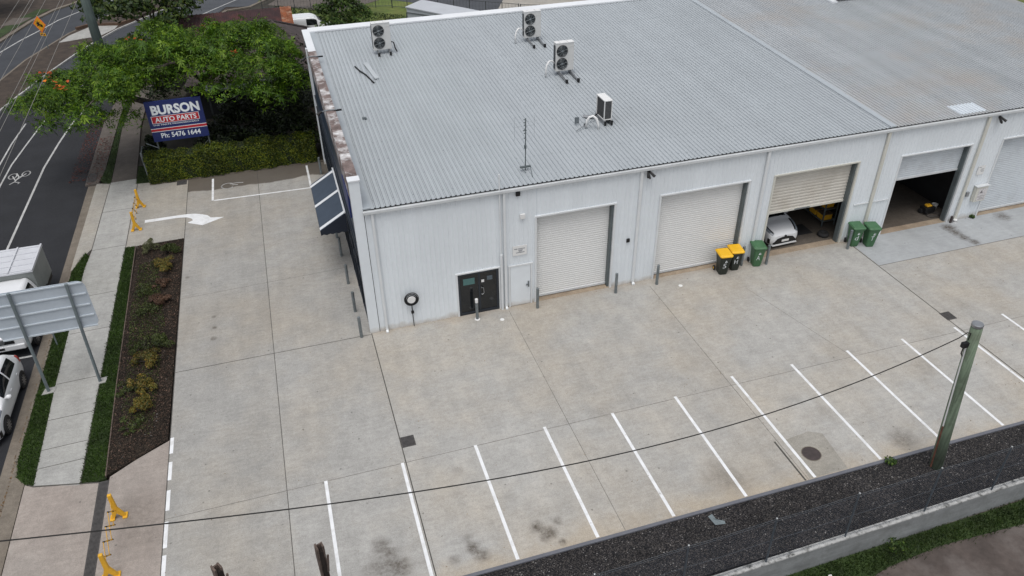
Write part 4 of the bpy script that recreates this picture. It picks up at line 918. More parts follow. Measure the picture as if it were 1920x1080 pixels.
grate(-9.62, -9.30, -22, -5.07, "long dark trench grate across the lower driveway", 7, z=-.012, name="trench_grate")
grate(-8.1, -7.58, 16.52, 17.02, "small dark drain grate at the foot of the hedge", 10, 'x', z=.001)
grate(-12.95, -12.45, 18.6, 19.7, "rusty gutter grate in the old kerb by the driveway", 10, 'x', z=-.02)
t = thing("manhole_cover", "round dark iron manhole cover between parking lines", "manhole cover", (12.89, -11.11, .004)); m_ = MB(); m_.lathe([(.30, 0), (.30, .004), (.0, .004)], 32); m_.build("cover", M['iron'], t); m_ = MB(); m_.lathe([(.325, 0), (.325, .008), (.302, .008), (.302, 0)], 32); m_.build("frame", M['kerb'], t)
for x_, y_, lab in ((5.3, -.8, "white round floor cap beside the white capped bollard"), (13.4, -.9, "white round floor cap in front of the second roller door")):
    t = thing("drain_plug", lab, "drain plug", (x_, y_, .001)); MB().lathe([(.09, 0), (.085, .012), (0, .014)], 16).build("disc", M['white'], t)

# ------------------------------------------------------------------ yellow expanding barriers
def barrier(x, y0, y1, label, cells):
    t = thing("barrier", label, "barrier", (x, y0, 0), 0, "yellow folding barriers at the driveways"); dy = y1 - y0
    for yy in (0, dy):
        b = MB(); outer = [(-.22, 0), (-.12, 0), (.0, .22), (.14, 0), (.24, 0), (.07, .42), (.055, 1.02), (-.055, 1.02), (-.07, .42)]
        b.prism_xz(outer, yy - .05, yy + .05); b.box(-.24, -.10, yy - .12, yy + .12, 0, .05); b.box(.12, .26, yy - .12, yy + .12, 0, .05)
        b.build("end_frame", M['barrier'], t, bevel=.012)
    lat = MB(); jt = MB(); n = cells; c = dy / n
    for k in range(n):
        for (z0, z1, xo) in ((.30, .88, -.015), (.88, .30, .015)):
            lat.obox((xo, (k + .5) * c, .59), (.012, math.hypot(c, .58), .035), Matrix.Rotation(math.atan2(z1 - z0, c), 3, 'X'))
        for z in (.30, .59, .88): jt.box(-.035, .035, k * c - .012 + (c * .5 if z == .59 else 0), k * c + .012 + (c * .5 if z == .59 else 0), z - .02, z + .02)
    lat.build("lattice", M['barrier'], t); jt.build("joint", M['black'], t); return t
barrier(-9.80, 12.0, 14.5, "yellow folding barrier standing beside the white painted arrow", 4)
barrier(-8.85, -9.0, -6.78, "yellow folding barrier stretched beside the long trench grate", 4)

# ------------------------------------------------------------------ blank sign seen from behind
t = thing("road_sign", "large blank backed metal sign on two posts over the footpath", "sign", (-11.0, .3, 0))
pn = MB(); x0, x1, z0, z1, rr = -1.65, 1.55, 2.46, 4.40, .26; poly = []
for cx, cz, a0 in ((x1 - rr, z0 + rr, -90), (x1 - rr, z1 - rr, 0), (x0 + rr, z1 - rr, 90), (x0 + rr, z0 + rr, 180)):
    poly += [(cx + rr * math.cos(R(a0 + k * 15)), cz + rr * math.sin(R(a0 + k * 15))) for k in range(7)]
pn.prism_xz(poly, .03, .05); pn.build("panel", M['mesh_sign'], t)
bt = MB()
for z in (2.50, 2.97, 3.42, 3.88, 4.33): bt.box(x0 + .06, x1 - .06, -.01, .03, z - .025, z + .025)
bt.build("batten", mat("pale_batten", (.52, .57, .61), .45, .06, 3), t)
for xx, xt in ((-.93, -.78), (.83, 1.02)):
    MB().tube([(xx, -.03, 0), (xt, -.06, 4.40)], .055, 12).build("post", M['signpost'], t)
    MB().prism(ccw([(xx - .22, -.2), (xx + .2, -.15), (xx + .24, .18), (xx - .15, .14)]), -.02, .012).build("footing", M['path'], t)
t = tag(MB().tube([(-12.08, 3.22, 0), (-12.08, 3.24, 1.9)], .03, 8).build("sign_post", M['signpost']), "thin grey stub post on the kerbside grass behind the blank sign", "post")

# ------------------------------------------------------------------ shop sign
t = thing("shop_sign", "blue auto parts sign with white lettering behind the hedge", "sign", (-8.80, 18.0, 0))
BW, B0z, BH = 2.86, 2.02, 2.24
MB().box(0, BW, 0, .10, B0z, B0z + BH).build("panel", M['blue'], t)
def sign_text(s, u0, u1, v0, v1, m, bold, shear=0, depth=.006):
    V, F = text_mesh(s, (u1 - u0) * BW, (v1 - v0) * BH, bold)
    V = np.asarray(V); V[:, 0] += u0 * BW; V[:, 2] += B0z + BH * (1 - v1); V[:, 1] -= depth
    return MB().add(V, F).build("lettering", M[m], t)
sign_text("BURSON", .09, .945, .095, .335, 'signwhite', .042)
rb = MB(); rb.box(.055 * BW, .905 * BW, -.003, 0, B0z + BH * .455, B0z + BH * .64); rb.build("emblem_border", M['signwhite'], t); rb = MB(); rb.box(.065 * BW, .897 * BW, -.005, -.003, B0z + BH * .465, B0z + BH * .63); rb.build("red_panel", M['red'], t)
sign_text("AUTO PARTS", .115, .855, .395, .515, 'signwhite', .025, depth=.008)
sign_text("THE PARTS PROFESSIONALS", .055, .88, .565, .60, 'signwhite', .012)
rb = MB(); rb.box(0, BW, -.004, 0, B0z + BH * .248, B0z + BH * .335); rb.build("white_stripe", M['signwhite'], t); rb = MB(); rb.box(0, BW, -.007, -.004, B0z + BH * .262, B0z + BH * .322); rb.build("red_stripe", M['red'], t)
sign_text("Ph: 5476 1644", .15, .86, .79, .92, 'signwhite', .02)
for xx in (.1, 2.78): MB().tube([(xx, .16, 0), (xx, .16, 3.9)], .045, 8).build("post", M['galv'], t)
a = MB(); a.tube([(.1, .16, 1.6), (-.5, .3, 1.9)], .02, 6); a.tube([(2.7, .16, 1.7), (2.3, .5, 1.2)], .02, 6); a.build("brace", M['galv'], t)
t = thing("gate_post", "leaning grey metal post at the street end of the hedge", "post", (-9.50, 17.36, 0)); MB().tube([(0, 0, 0), (-.05, .05, 1.75)], .05, 8).build("post", M['galv'], t); MB().tube([(-.05, .1, 1.7), (-.06, 1.1, 1.7)], .025, 6).build("rail", M['galv'], t)

# ------------------------------------------------------------------ poles and wires
t = thing("utility_pole", "green stained timber service pole standing in the gravel strip", "pole", (16.42, -12.79, -.03))
MB().tube([(0, 0, 0), (-.22, .02, 2.0), (-.44, .04, 4.0), (-.64, .05, 5.86)], [.195, .18, .167, .156], 18).build("shaft", M['greenpole'], t, smooth=True)
MB().lathe([(.160, 0), (.160, .07), (.148, .09), (0, .10)], 18, (-.645, .05, 5.84)).build("cap", M['steel'], t)
MB().tube([(-.215, -.0, .05), (-.39, .02, 1.9)], .03, 6).build("cable_guard", mat("rusty_steel_guard", (.13, .055, .035), .8, .3, 3), t); MB().tube([(-.39, .02, 1.9), (-.58, .04, 3.6), (-.755, .05, 5.2)], .024, 6).build("conduit", M['white'], t)
b = MB(); b.box(-.98, -.80, -.06, .06, 5.18, 5.34); b.tube([(-.9, 0, 5.2), (-.9, 0, 4.95), (-.78, .03, 4.8)], .02, 6); b.build("service_fuse", M['black'], t)
cb = [(-24, 9.4), (-16, 7.75), (-8.7, 6.44), (-5.93, 5.62), (-.66, 4.72), (3.32, 4.36), (5.23, 4.31), (10.24, 4.60), (13.6, 5.08), (15.2, 5.55), (15.55, 5.62), (15.62, 5.45), (15.56, 5.25)]
xs = np.array([c[0] for c in cb[:-3]]); zs = np.array([c[1] for c in cb[:-3]]); co = np.polyfit(xs[1:], zs[1:], 3)
pts = [(x, -12.79, float(np.polyval(co, x))) for x in np.linspace(-22, 15.2, 60)] + [(15.45, -12.78, 5.68), (15.62, -12.76, 5.60), (15.62, -12.76, 5.35)]
tag(MB().tube(pts, .016, 6).build("service_cable", M['cable']), "thick black service cable running from the green timber pole", "cable")
t = thing("power_pole", "tall weathered green timber power pole beside the road behind the tree", "pole", (-13.1, 34.0, -.1))
MB().tube([(0, 0, 0), (.05, 0, 11.0)], [.36, .24], 16).build("shaft", M['bluepole'], t, smooth=True); MB().box(-1.6, 1.6, -.06, .06, 9.0, 9.12).build("crossarm", M['timber'], t)
for xx, ln in ((-13.95, "outermost"), (-13.40, "second"), (-13.22, "third"), (-12.64, "fourth"), (-11.90, "fifth"), (-11.70, "sixth"), (-11.05, "innermost")):
    pts = [(xx - .035 * (y_ - 22), y_, 9.0 - .10 * math.sin((y_ + 6) / 40 * math.pi)) for y_ in np.linspace(-6, 34, 24)]
    tag(MB().tube(pts, .008, 5).build("overhead_wire", M['wire']), f"{ln} pale overhead power wire counting in from the road side", "wire", "power wires over the road")

# ------------------------------------------------------------------ diamond road sign
t = thing("warning_sign", "orange diamond warning sign with small yellow plate on the median", "sign", (-19.15, 45.9, -.02), R(-38))
MB().tube([(0, .03, 0), (0, .03, 2.4)], .035, 8).build("post", M['signpost'], t)
def diamond(r_, y0, y1, name, m, zc=1.95): MB().prism_xz([(0, zc - r_), (r_, zc), (0, zc + r_), (-r_, zc)], y0, y1).build(name, M[m], t)
diamond(.66, -.02, .0, "border", 'orange'); diamond(.53, -.026, -.02, "panel", 'signyellow')
s_ = MB(); s_.lathe([(.0, -.034), (.14, -.034), (.14, -.026), (0, -.026)], 12, (-.10, 0, 1.97), axis='y')
for k in range(8): a_ = k * math.pi / 4; s_.obox((-.10 + .20 * math.cos(a_), -.03, 1.97 + .20 * math.sin(a_)), (.12, .008, .055), Matrix.Rotation(-a_, 3, 'Y'))
s_.build("symbol", M['black'], t)
s_ = MB(); s_.lathe([(.085, -.034), (.12, -.034), (.12, -.028), (.085, -.028)], 14, (.20, 0, 1.86), axis='y'); s_.build("symbol", M['leaf_dark'], t)
MB().box(-.28, .28, -.02, 0, 1.04, 1.27).build("plate", M['signyellow'], t); s_ = MB(); [s_.box(a_, a_ + .10, -.026, -.02, 1.10, 1.21) for a_ in (-.20, -.05, .10)]; s_.build("symbol", M['black'], t)

# ------------------------------------------------------------------ retaining wall and fence
t = thing("retaining_wall", "low grey concrete block retaining wall with a stained top", "wall", (0, 0, 0))
W0, W1 = (-20, -14.62), (46, -13.75)
def wy(x): return -14.32 + (x - 8) * .0165
xs = np.arange(-7.5, 47, 2.0)
b = MB(); n = len(xs); V = [(x, wy(x) - .10, -1.0) for x in xs] + [(x, wy(x) - .085, -.02) for x in xs] + [(x, wy(x) + .08, -.02) for x in xs]; b.add(V, [(i, i + 1, n + i + 1, n + i) for i in range(n - 1)] + [(n + i, n + i + 1, 2 * n + i + 1, 2 * n + i) for i in range(n - 1)]); b.build("wall", M['block'], t)
b = MB(); V = [(x, wy(x) - .09, -.02) for x in xs] + [(x, wy(x) - .085, .02) for x in xs] + [(x, wy(x) + .09, .02) for x in xs] + [(x, wy(x) + .09, -.1) for x in xs]; b.add(V, [(k * n + i, k * n + i + 1, (k + 1) * n + i + 1, (k + 1) * n + i) for k in range(3) for i in range(n - 1)]); b.build("capping", M['wallcap'], t)
t = thing("wire_fence", "see through chain wire fence on grey posts above the block wall", "fence", (0, 0, 0))
fx = [3.75, 6.45, 9.15, 11.85, 14.72, 17.30, 20.0, 22.7, 25.4, 28.1]
for x in fx: MB().tube([(x, wy(x), .0), (x - .03, wy(x), 1.92)], .026, 8).build("post", M['fpost'], t); MB().lathe([(.03, 1.9), (.03, 1.95), (0, 1.965)], 8, (x - .03, wy(x), 0)).build("post_cap", M['steel'], t)
b = MB()
for z in (1.92, 1.84, 1.0, .12): b.tube([(x, wy(x) - .01, z - (.03 if i % 2 else 0)) for i, x in enumerate(np.linspace(-2, 28.1, 23))], .0045, 4)
b.build("strand", M['fpost'], t)
cm = bpy.data.materials.new("chain_wire"); cm.use_nodes = True; nt = cm.node_tree; L = nt.links.new; bs = nt.nodes["Principled BSDF"]; bs.inputs['Base Color'].default_value = (.075, .095, .13, 1); bs.inputs['Roughness'].default_value = .5; bs.inputs['Metallic'].default_value = .3
g = _n(nt, "ShaderNodeNewGeometry"); sx = _n(nt, "ShaderNodeSeparateXYZ"); L(g.outputs['Position'], sx.inputs[0])
def lin(sgn):
    a = _n(nt, "ShaderNodeMath", operation='MULTIPLY_ADD'); L(sx.outputs[2], a.inputs[0]); a.inputs[1].default_value = sgn; L(sx.outputs[0], a.inputs[2])
    d_ = _n(nt, "ShaderNodeMath", operation='MULTIPLY'); L(a.outputs[0], d_.inputs[0]); d_.inputs[1].default_value = 1 / .071
    f_ = _n(nt, "ShaderNodeMath", operation='FRACT'); L(d_.outputs[0], f_.inputs[0]); l_ = _n(nt, "ShaderNodeMath", operation='LESS_THAN'); L(f_.outputs[0], l_.inputs[0]); l_.inputs[1].default_value = .085; return l_.outputs[0]
mx_ = _n(nt, "ShaderNodeMath", operation='MAXIMUM'); L(lin(1), mx_.inputs[0]); L(lin(-1), mx_.inputs[1]); L(mx_.outputs[0], bs.inputs['Alpha'])
b = MB(); fxx = np.linspace(-2, 28.1, 12); n = len(fxx); b.add([(x, wy(x) - .02, .05) for x in fxx] + [(x, wy(x) - .02, 1.86) for x in fxx], [(i, i + 1, n + i + 1, n + i) for i in range(n - 1)]); b.build("chain_mesh", cm, t)

# ------------------------------------------------------------------ old timber posts near the camera
def split_post(x, y, z1, label, rz, seed):
    rg = random.Random(seed); t = thing("timber_post", label, "post", (x, y, -.03), rz, "old split timber posts")
    for k, (dx, dy, w_, d_, top, m) in enumerate(((-.075, .0, .045, .20, z1, 'timber'), (.07, .01, .05, .20, z1 - .03, 'timber'), (.0, .075, .12, .05, z1 - .05, 'timber'), (.0, -.03, .12, .13, z1 - .17, 'timberd'))):
        b = MB(); V = []; zz = [0, z1 * .4, z1 * .7, z1 * .88, top]
        for z in zz:
            tw = .012 * math.sin(z * 3 + seed + k)
            for sx, sy in ((-1, -1), (1, -1), (1, 1), (-1, 1)): V.append((dx + tw + sx * w_ / 2 * rg.uniform(.85, 1.1), dy + sy * d_ / 2 * rg.uniform(.85, 1.1), z + (rg.uniform(-.03, .04) if z == top else 0)))
        b.add(V, [(i * 4 + j, i * 4 + (j + 1) % 4, i * 4 + 4 + (j + 1) % 4, i * 4 + 4 + j) for i in range(4) for j in range(4)] + [(16, 17, 18, 19)]); b.build("split_timber" if m == 'timber' else "rotten_core", M[m], t)
    b = MB(); b.obox((.10, -.12, z1 - .62), (.05, .035, .6), Matrix.Rotation(R(7), 3, 'Y')); b.tube([(-.10, -.12, z1 - .45), (-.13, -.15, z1 - .62), (-.10, -.12, z1 - .8), (-.06, -.12, z1 - .6)], .007, 5); b.build("loose_splinter", M['timber'], t)
    return t
split_post(-2.83, -12.50, 3.40, "old split timber post beside the first parking line", R(15), 3)
split_post(-5.22, -12.35, 3.42, "old split timber post standing further from the parking lines", R(30), 8)

# ------------------------------------------------------------------ vehicles
def cr(P, t):                                                 # Catmull-Rom through rows of P at parameters t
    P = np.asarray(P, float); n = len(P); out = []
    for u in t:
        i = min(int(u), n - 2); f = u - i
        p0, p1, p2, p3 = P[max(i - 1, 0)], P[i], P[i + 1], P[min(i + 2, n - 1)]
        out.append(.5 * ((2 * p1) + (-p0 + p2) * f + (2 * p0 - 5 * p1 + 4 * p2 - p3) * f * f + (-p0 + 3 * p1 - 3 * p2 + p3) * f ** 3))
    return np.array(out)
class Body:
    """Lofted body; local frame: front faces -y, s runs from the front (0) to the rear."""
    def __init__(s, st):                                      # st rows: s, zb, ws, wm, zm, wb, zb2(belt), wr, zr, ztop
        s.sv = np.array([r_[0] for r_ in st]); s.rings = []
        for (q, zb, ws, wm, zm, wb, zbelt, wr, zrail, zt) in st:
            s.rings.append([(ws * .8, zb), (ws, zb + .06), (wm, zm), (wb, zbelt), (wr, zrail), (wr * .55, zt - .012), (0, zt)])
        s.rings = np.array(s.rings)
    def pt(s, ss, vs):
        u = np.interp(ss, s.sv, np.arange(len(s.sv))); R_ = cr(s.rings.reshape(len(s.sv), -1), u).reshape(len(u), 7, 2)
        g = np.stack([cr(r_, vs) for r_ in R_]); return np.concatenate([g[..., :1], np.repeat(np.asarray(ss)[:, None, None], len(vs), 1), g[..., 1:]], -1)   # x,s,z
    def mesh(s, mb, ss, vs, off=0., sides=(1, -1), mi=0):
        g = s.pt(ss, vs); du = np.gradient(g, axis=0); dv = np.gradient(g, axis=1); nrm = np.cross(du, dv); nrm /= np.linalg.norm(nrm, axis=-1, keepdims=True) + 1e-9
        if nrm[..., 0].mean() + nrm[..., 2].mean() < 0: nrm = -nrm
        g = g + nrm * off; a, b = g.shape[:2]
        for sd in sides:
            V = g.reshape(-1, 3) * np.array([sd, 1, 1]); F = []
            for i in range(a - 1):
                for j in range(b - 1):
                    q = (i * b + j, (i + 1) * b + j, (i + 1) * b + j + 1, i * b + j + 1); F.append(q if sd < 0 else q[::-1])
            mb.add(V, F, mi)
    def caps(s, mb, s0, s1):
        for ss in (s0, s1):
            g = s.pt([ss], np.linspace(0, 6, 25))[0]; V = list(g) + [(-p[0], p[1], p[2]) for p in g[::-1]]
            mb.add(V, [tuple(range(len(V)))] if ss == s1 else [tuple(range(len(V)))[::-1]])
def wheel(t, x, s_, r_, w_=.2):
    sg = 1 if x > 0 else -1
    a = MB(); a.lathe([(r_ + .055, sg * -.03), (r_ + .05, sg * .012), (0, sg * .012)][::1], 24, (x, s_, r_ + .02), axis='x'); a.build("wheel_arch", M['black'], t)
    b = MB(); b.lathe([(r_ * .55, -w_ / 2), (r_ * .93, -w_ / 2), (r_, -w_ / 2 + .03), (r_, w_ / 2 - .03), (r_ * .93, w_ / 2), (r_ * .55, w_ / 2)], 28, (x - sg * w_ * .32, s_, r_), axis='x'); ty = b.build("wheel", M['rubber'], t)
    c = MB(); xo = x + sg * (w_ / 2 - w_ * .32 - .02); c.lathe([(0, xo - .005), (r_ * .66, xo - .005), (r_ * .66, xo + .005), (0, xo + .005)], 24, (0, s_, r_), axis='x', mi=1)
    for k in range(10): an = k * math.pi / 5; c.obox((xo + sg * .012, s_ + r_ * .36 * math.cos(an), r_ + r_ * .36 * math.sin(an)), (.02, r_ * .62, r_ * .13), Matrix.Rotation(an, 3, 'X'))
    c.lathe([(.0, xo + sg * .02), (r_ * .16, xo + sg * .018)][::1], 12, (0, s_, r_), axis='x'); c.build("rim", [M['rim'], M['black']], ty)
LS = np.linspace
HATCH = [(0.0, .20, .54, .60, .42, .52, .60, .40, .635, .645), (.07, .17, .68, .735, .44, .66, .67, .50, .70, .72), (.22, .15, .76, .80, .47, .75, .75, .57, .78, .81), (.60, .17, .79, .84, .52, .82, .86, .64, .885, .92), (1.02, .18, .80, .85, .54, .83, .93, .67, .985, 1.03),
         (1.75, .18, .80, .85, .55, .83, .96, .60, 1.38, 1.43), (2.20, .18, .80, .85, .55, .83, .97, .60, 1.46, 1.51), (3.0, .18, .80, .85, .56, .83, .98, .60, 1.45, 1.50), (3.45, .20, .80, .84, .58, .82, 1.0, .58, 1.36, 1.41), (3.80, .28, .76, .80, .60, .76, 1.0, .56, 1.10, 1.14), (3.94, .38, .64, .68, .62, .66, .90, .52, .98, 1.0)]
def hatchback(name, label, loc, rz=0.):
    t = thing(name, label, "car", loc, rz); B = Body(HATCH); mb = MB()
    B.mesh(mb, LS(0, 3.94, 70), LS(0, 6, 31)); B.caps(mb, 0, 3.94); body = mb.build("body", M['car'], t, smooth=True)
    g = MB(); B.mesh(g, LS(1.06, 1.72, 10), LS(4.12, 6, 8), .006); g.build("windscreen", M['glass'], t, smooth=True)
    for sd in (1, -1):
        for a, b_ in ((1.35, 2.30), (2.38, 3.25)):
            g = MB(); B.mesh(g, LS(a, b_, 12), LS(3.14, 3.86, 6) , .006, (sd,)); g.build("side_window", M['glass'], t, smooth=True)
        g = MB(); B.mesh(g, LS(.08, .80, 14), LS(2.95, 3.62, 5), .010, (sd,)); g.build("headlight", M['lamp'], t, smooth=True)
        g = MB(); B.mesh(g, LS(.14, .85, 12), LS(3.62, 3.95, 4), .010, (sd,)); g.build("headlight_shade", M['black'], t, smooth=True)
        g = MB(); B.mesh(g, LS(3.62, 3.92, 6), LS(2.5, 3.4, 5), .01, (sd,)); g.build("tail_light", M['tail'], t, smooth=True)
        m_ = MB(); m_.lathe([(0, -.10), (.06, -.08), (.085, 0), (.07, .08), (0, .10)], 12, (sd * .95, 1.42, .98), axis='x'); m_.box(min(sd * .80, sd * .9), max(sd * .80, sd * .9), 1.38, 1.45, .93, .97); m_.build("wing_mirror", M['car'], t, smooth=True)
        for s_ in (.72, 3.20): wheel(t, sd * .845, s_, .30)
        f = MB(); B.mesh(f, LS(.09, .22, 4), LS(1.2, 2.2, 4), .012, (sd,)); f.build("fog_light", M['black'], t)
        h = MB()
        for s_ in (1.95, 2.85): h.box(min(sd * .835, sd * .87), max(sd * .835, sd * .87), s_, s_ + .14, .80, .825)
        h.build("door_handle", M['car'], t)
    g = MB(); B.mesh(g, LS(3.50, 3.86, 8), LS(4.1, 6, 8), .006); g.build("rear_window", M['glass'], t, smooth=True)
    g = MB(); g.prism_xz([(-.60, .24), (.60, .24), (.63, .29), (.42, .50), (.16, .56), (-.16, .56), (-.42, .50), (-.63, .29)], -.03, .06); gr = g.build("grille", M['black'], t)
    MB().box(-.19, .19, -.05, -.03, .33, .43).build("number_plate", M['white'], gr)
    g = MB(); g.prism_xz([(-.66, .16), (.66, .16), (.62, .225), (-.62, .225)], -.055, .10); g.build("bumper_lip", M['car'], t)
    MB().lathe([(.0, -.02), (.06, -.02), (.06, .03)], 12, (0, -.005, .59), axis='y').build("badge", M['black'], t)
    return t
hatchback("parked_car", "white hatchback parked inside the half open third roller door", (19.45, .48, .012), R(2))
hatchback("parked_car", "white hatchback parked at the kerb below the blank sign", (-13.75, -2.15, ZR), R(-.5))
UTE = [(0.0, .42, .66, .74, .62, .70, .92, .55, .98, 1.00), (.12, .34, .80, .86, .64, .80, 1.00, .60, 1.05, 1.08), (.5, .32, .84, .90, .68, .86, 1.06, .64, 1.11, 1.14), (1.15, .32, .86, .92, .70, .88, 1.12, .70, 1.18, 1.21), (1.90, .34, .87, .92, .72, .89, 1.16, .64, 1.68, 1.73), (2.4, .36, .87, .92, .72, .89, 1.18, .66, 1.77, 1.82), (2.95, .36, .87, .92, .72, .89, 1.18, .66, 1.76, 1.80), (3.12, .38, .86, .91, .72, .88, 1.18, .64, 1.72, 1.76)]
t = thing("utility_truck", "white utility truck with ribbed canopy box parked behind the blank sign", "truck", (-13.78, 2.95, ZR))
B = Body(UTE); mb = MB(); B.mesh(mb, LS(0, 3.12, 60), LS(0, 6, 31)); B.caps(mb, 0, 3.12); mb.build("cab", M['car'], t, smooth=True)
g = MB(); B.mesh(g, LS(1.22, 1.86, 10), LS(4.12, 6, 8), .006); g.build("windscreen", M['glass'], t, smooth=True)
for sd in (1, -1):
    g = MB(); B.mesh(g, LS(1.75, 2.85, 12), LS(3.14, 3.85, 6), .006, (sd,)); g.build("side_window", M['glass'], t, smooth=True)
    g = MB(); B.mesh(g, LS(.06, .35, 8), LS(2.9, 3.7, 5), .008, (sd,)); g.build("headlight", M['lamp'], t, smooth=True)
    m_ = MB(); m_.box(sd * 1.02 - .09, sd * 1.02 + .09, 1.5, 1.58, 1.12, 1.36); m_.build("wing_mirror", M['black'], t, bevel=.02)
    for s_ in (.85, 3.95): wheel(t, sd * .92, s_, .36, .24)
g = MB(); g.box(-.42, .42, -.03, .06, .72, .93); gr = g.build("grille", M['black'], t, bevel=.02); g = MB(); g.lathe([(.075, -.045), (.09, -.045), (.09, -.03), (.075, -.03)], 18, (0, 0, .83), axis='y'); g.build("badge", M['rim'], gr)
MB().box(-.26, .02, -.055, -.035, .50, .60).build("number_plate", M['black'], t); g = MB(); g.box(-.74, .74, -.05, .12, .42, .66); g.build("bumper", M['car'], t, bevel=.04)
cv = MB(); cv.box(-.90, .90, 3.16, 5.30, .70, 1.98, 1); cv.box(-.93, .93, 3.13, 5.33, 1.98, 2.04, 0)
for k in range(5): cv.box(-.90, .90, 3.22 + k * .48, 3.27 + k * .48, 2.04, 2.07, 0)
cv.box(-.03, .03, 3.15, 5.3, 2.07, 2.10, 0); cv.box(.87, .93, 3.13, 5.33, 2.04, 2.09, 0); cv.box(-.93, -.87, 3.13, 5.33, 2.04, 2.09, 0); cv.build("canopy", [M['ute_roof'], M['ute_box']], t)
MB().box(-.86, .86, 3.14, 5.28, .45, .70).build("chassis", M['black'], t)
# things inside the two open workshops
t = thing("floor_mat", "black square mat on the floor beside the white car indoors", "mat", (21.05, 1.55, .012)); MB().box(-.55, .45, -.42, .45, 0, .02).build("mat", M['rubber'], t)
t = thing("tyre", "small dark tyre lying just inside the third doorway", "tyre", (21.80, .75, .012)); b = MB(); b.lathe([(.12, .0), (.24, .0), (.27, .06), (.27, .12), (.24, .18), (.12, .18), (.12, 0)], 22); b.build("tread", M['rubber'], t, smooth=True)
t = thing("storage_rack", "dim metal rack holding yellow tubs inside the third doorway", "rack", (22.6, 2.6, .012), R(0)); b = MB()
for xx in (-.35, .35):
    for yy in (-1.1, 1.1): b.box(xx - .025, xx + .025, yy - .025, yy + .025, 0, 2.0)
for z in (.25, .9, 1.55): b.box(-.37, .37, -1.12, 1.12, z, z + .04)
b.build("frame", M['dguide'], t)
for k, (yy, z, lab) in enumerate(((-.8, .29, "front tub low"), (-.2, .29, ""), (-.75, .94, ""), (-.1, .94, ""))):
    b = thing("storage_tub", ["yellow tub on the rack's bottom shelf, first from the doorway", "yellow tub on the rack's bottom shelf, second from the doorway", "yellow tub on the rack's middle shelf, first from the doorway", "yellow tub on the rack's middle shelf, second from the doorway"][k], "tub", (22.55, 2.6 + yy, .012 + z), 0, "yellow tubs on the indoor rack")
    MB().prism([(-.26, -.24), (.26, -.24), (.26, .24), (-.26, .24)], 0, .28).build("body", M['barrier'], b, bevel=.02); MB().box(-.28, .28, -.26, .26, .28, .31).build("rim", M['pallet'], b)
t = thing("pressure_washer", "yellow and black machine on the floor inside the fourth doorway", "machine", (28.0, 1.0, .012)); MB().box(-.3, .3, -.22, .22, .12, .38).build("body", M['black'], t, bevel=.03); MB().box(-.16, .14, -.12, .12, .38, .48).build("cover", M['barrier'], t, bevel=.04)
for sx in (-1, 1): b = MB(); b.lathe([(0, -.03), (.13, -.03), (.13, .03), (0, .03)], 16, (sx * .32, .1, .13), axis='x'); b.build("wheel", M['rubber'], t)
MB().tube([(.1 + .35 * math.cos(a_), -.35 + .2 * math.sin(a_), .02 + .01 * a_) for a_ in LS(0, 11, 40)], .014, 5).build("hose", M['grate'], t)
t = thing("bucket", "pale bucket on the floor against the fourth doorway's far jamb", "bucket", (28.62, 1.2, .012)); b = MB(); b.lathe([(.10, 0), (.14, .30), (.15, .30), (.15, .28)], 16); b.build("body", M['white'], t); MB().tube([(-.14, 0, .28), (-.1, -.1, .36), (.1, -.1, .36), (.14, 0, .28)], .008, 5).build("handle", M['steel'], t)
t = thing("work_trolley", "dark steel trolley deep inside the fourth doorway", "trolley", (25.6, 1.9, .012)); b = MB(); [b.box(x_ - .02, x_ + .02, y_ - .02, y_ + .02, 0, .8) for x_ in (-.4, .4) for y_ in (-.25, .25)]; b.box(-.42, .42, -.27, .27, .2, .23); b.box(-.42, .42, -.27, .27, .74, .78); b.build("frame", M['galv'], t)
for x_, y_, w_, h_, lab, m_ in ((28.42, -.16, .12, .34, "dark rusty pipe fitting at the foot of the cream downpipe", 'iron'), (28.62, -.22, .18, .16, "white tin standing at the foot of the cream downpipe", 'white')):
    t = thing("paint_tin" if m_ == 'white' else "pipe_fitting", lab, "tin" if m_ == 'white' else "fitting", (x_, y_, .006)); b = MB(); b.lathe([(w_ / 2, 0), (w_ / 2, h_), (w_ / 2 - .01, h_ + .012), (0, h_ + .012)], 14); b.build("body", M[m_], t); MB().lathe([(w_ / 2 + .006, h_ * .5), (w_ / 2 + .006, h_ * .5 + .02)], 14).build("rim", M['black'], t)

# ------------------------------------------------------------------ vegetation
def trunk(mb, pts, r0, r1, n=9):
    k = len(pts); mb.tube(pts, [r0 + (r1 - r0) * i / (k - 1) for i in range(k)], n)
# poinciana: flat layered crown of drooping sprays
t = thing("poinciana_tree", "wide flat crowned tree with feathery bright green leaves behind the blue sign", "tree", (-8.2, 24.0, -.05))
o = np.array([-8.2, 24.0, -.05])
FP = [(-15.0, 19.9), (-14.2, 21.2), (-12.3, 22.6), (-10.2, 23.6), (-7, 24.0), (-2.6, 23.8), (-.6, 22.0), (-.8, 17.2), (-3, 16.2), (-5, 17.4), (-7.4, 17.9), (-8.8, 16.8), (-10.8, 15.8), (-12.2, 16.0), (-13.2, 17.2), (-14.5, 18.6)]
pc = sample_poly(FP, 205, np.random.default_rng(11)); pc = np.array([p for p in pc if not (-9.0 < p[0] < -5.75 and p[1] < 18.35)]); ds = []; pads = []
pc = np.concatenate([pc, [(-9.4, 19.4), (-8.3, 19.9), (-7.4, 19.5), (-6.4, 19.3), (-5.4, 18.6), (-4.6, 17.6), (-3.4, 17.2), (-9.6, 18.2), (-9.9, 17.2), (-2.4, 16.8)]])
def dome(x, y): return 4.25 + 2.15 * np.clip(1 - ((x + 5.2) / 9.5) ** 2 * .85 - ((y - 20.8) / 5.6) ** 2 * .55, 0, 1)
r2 = np.random.default_rng(12)
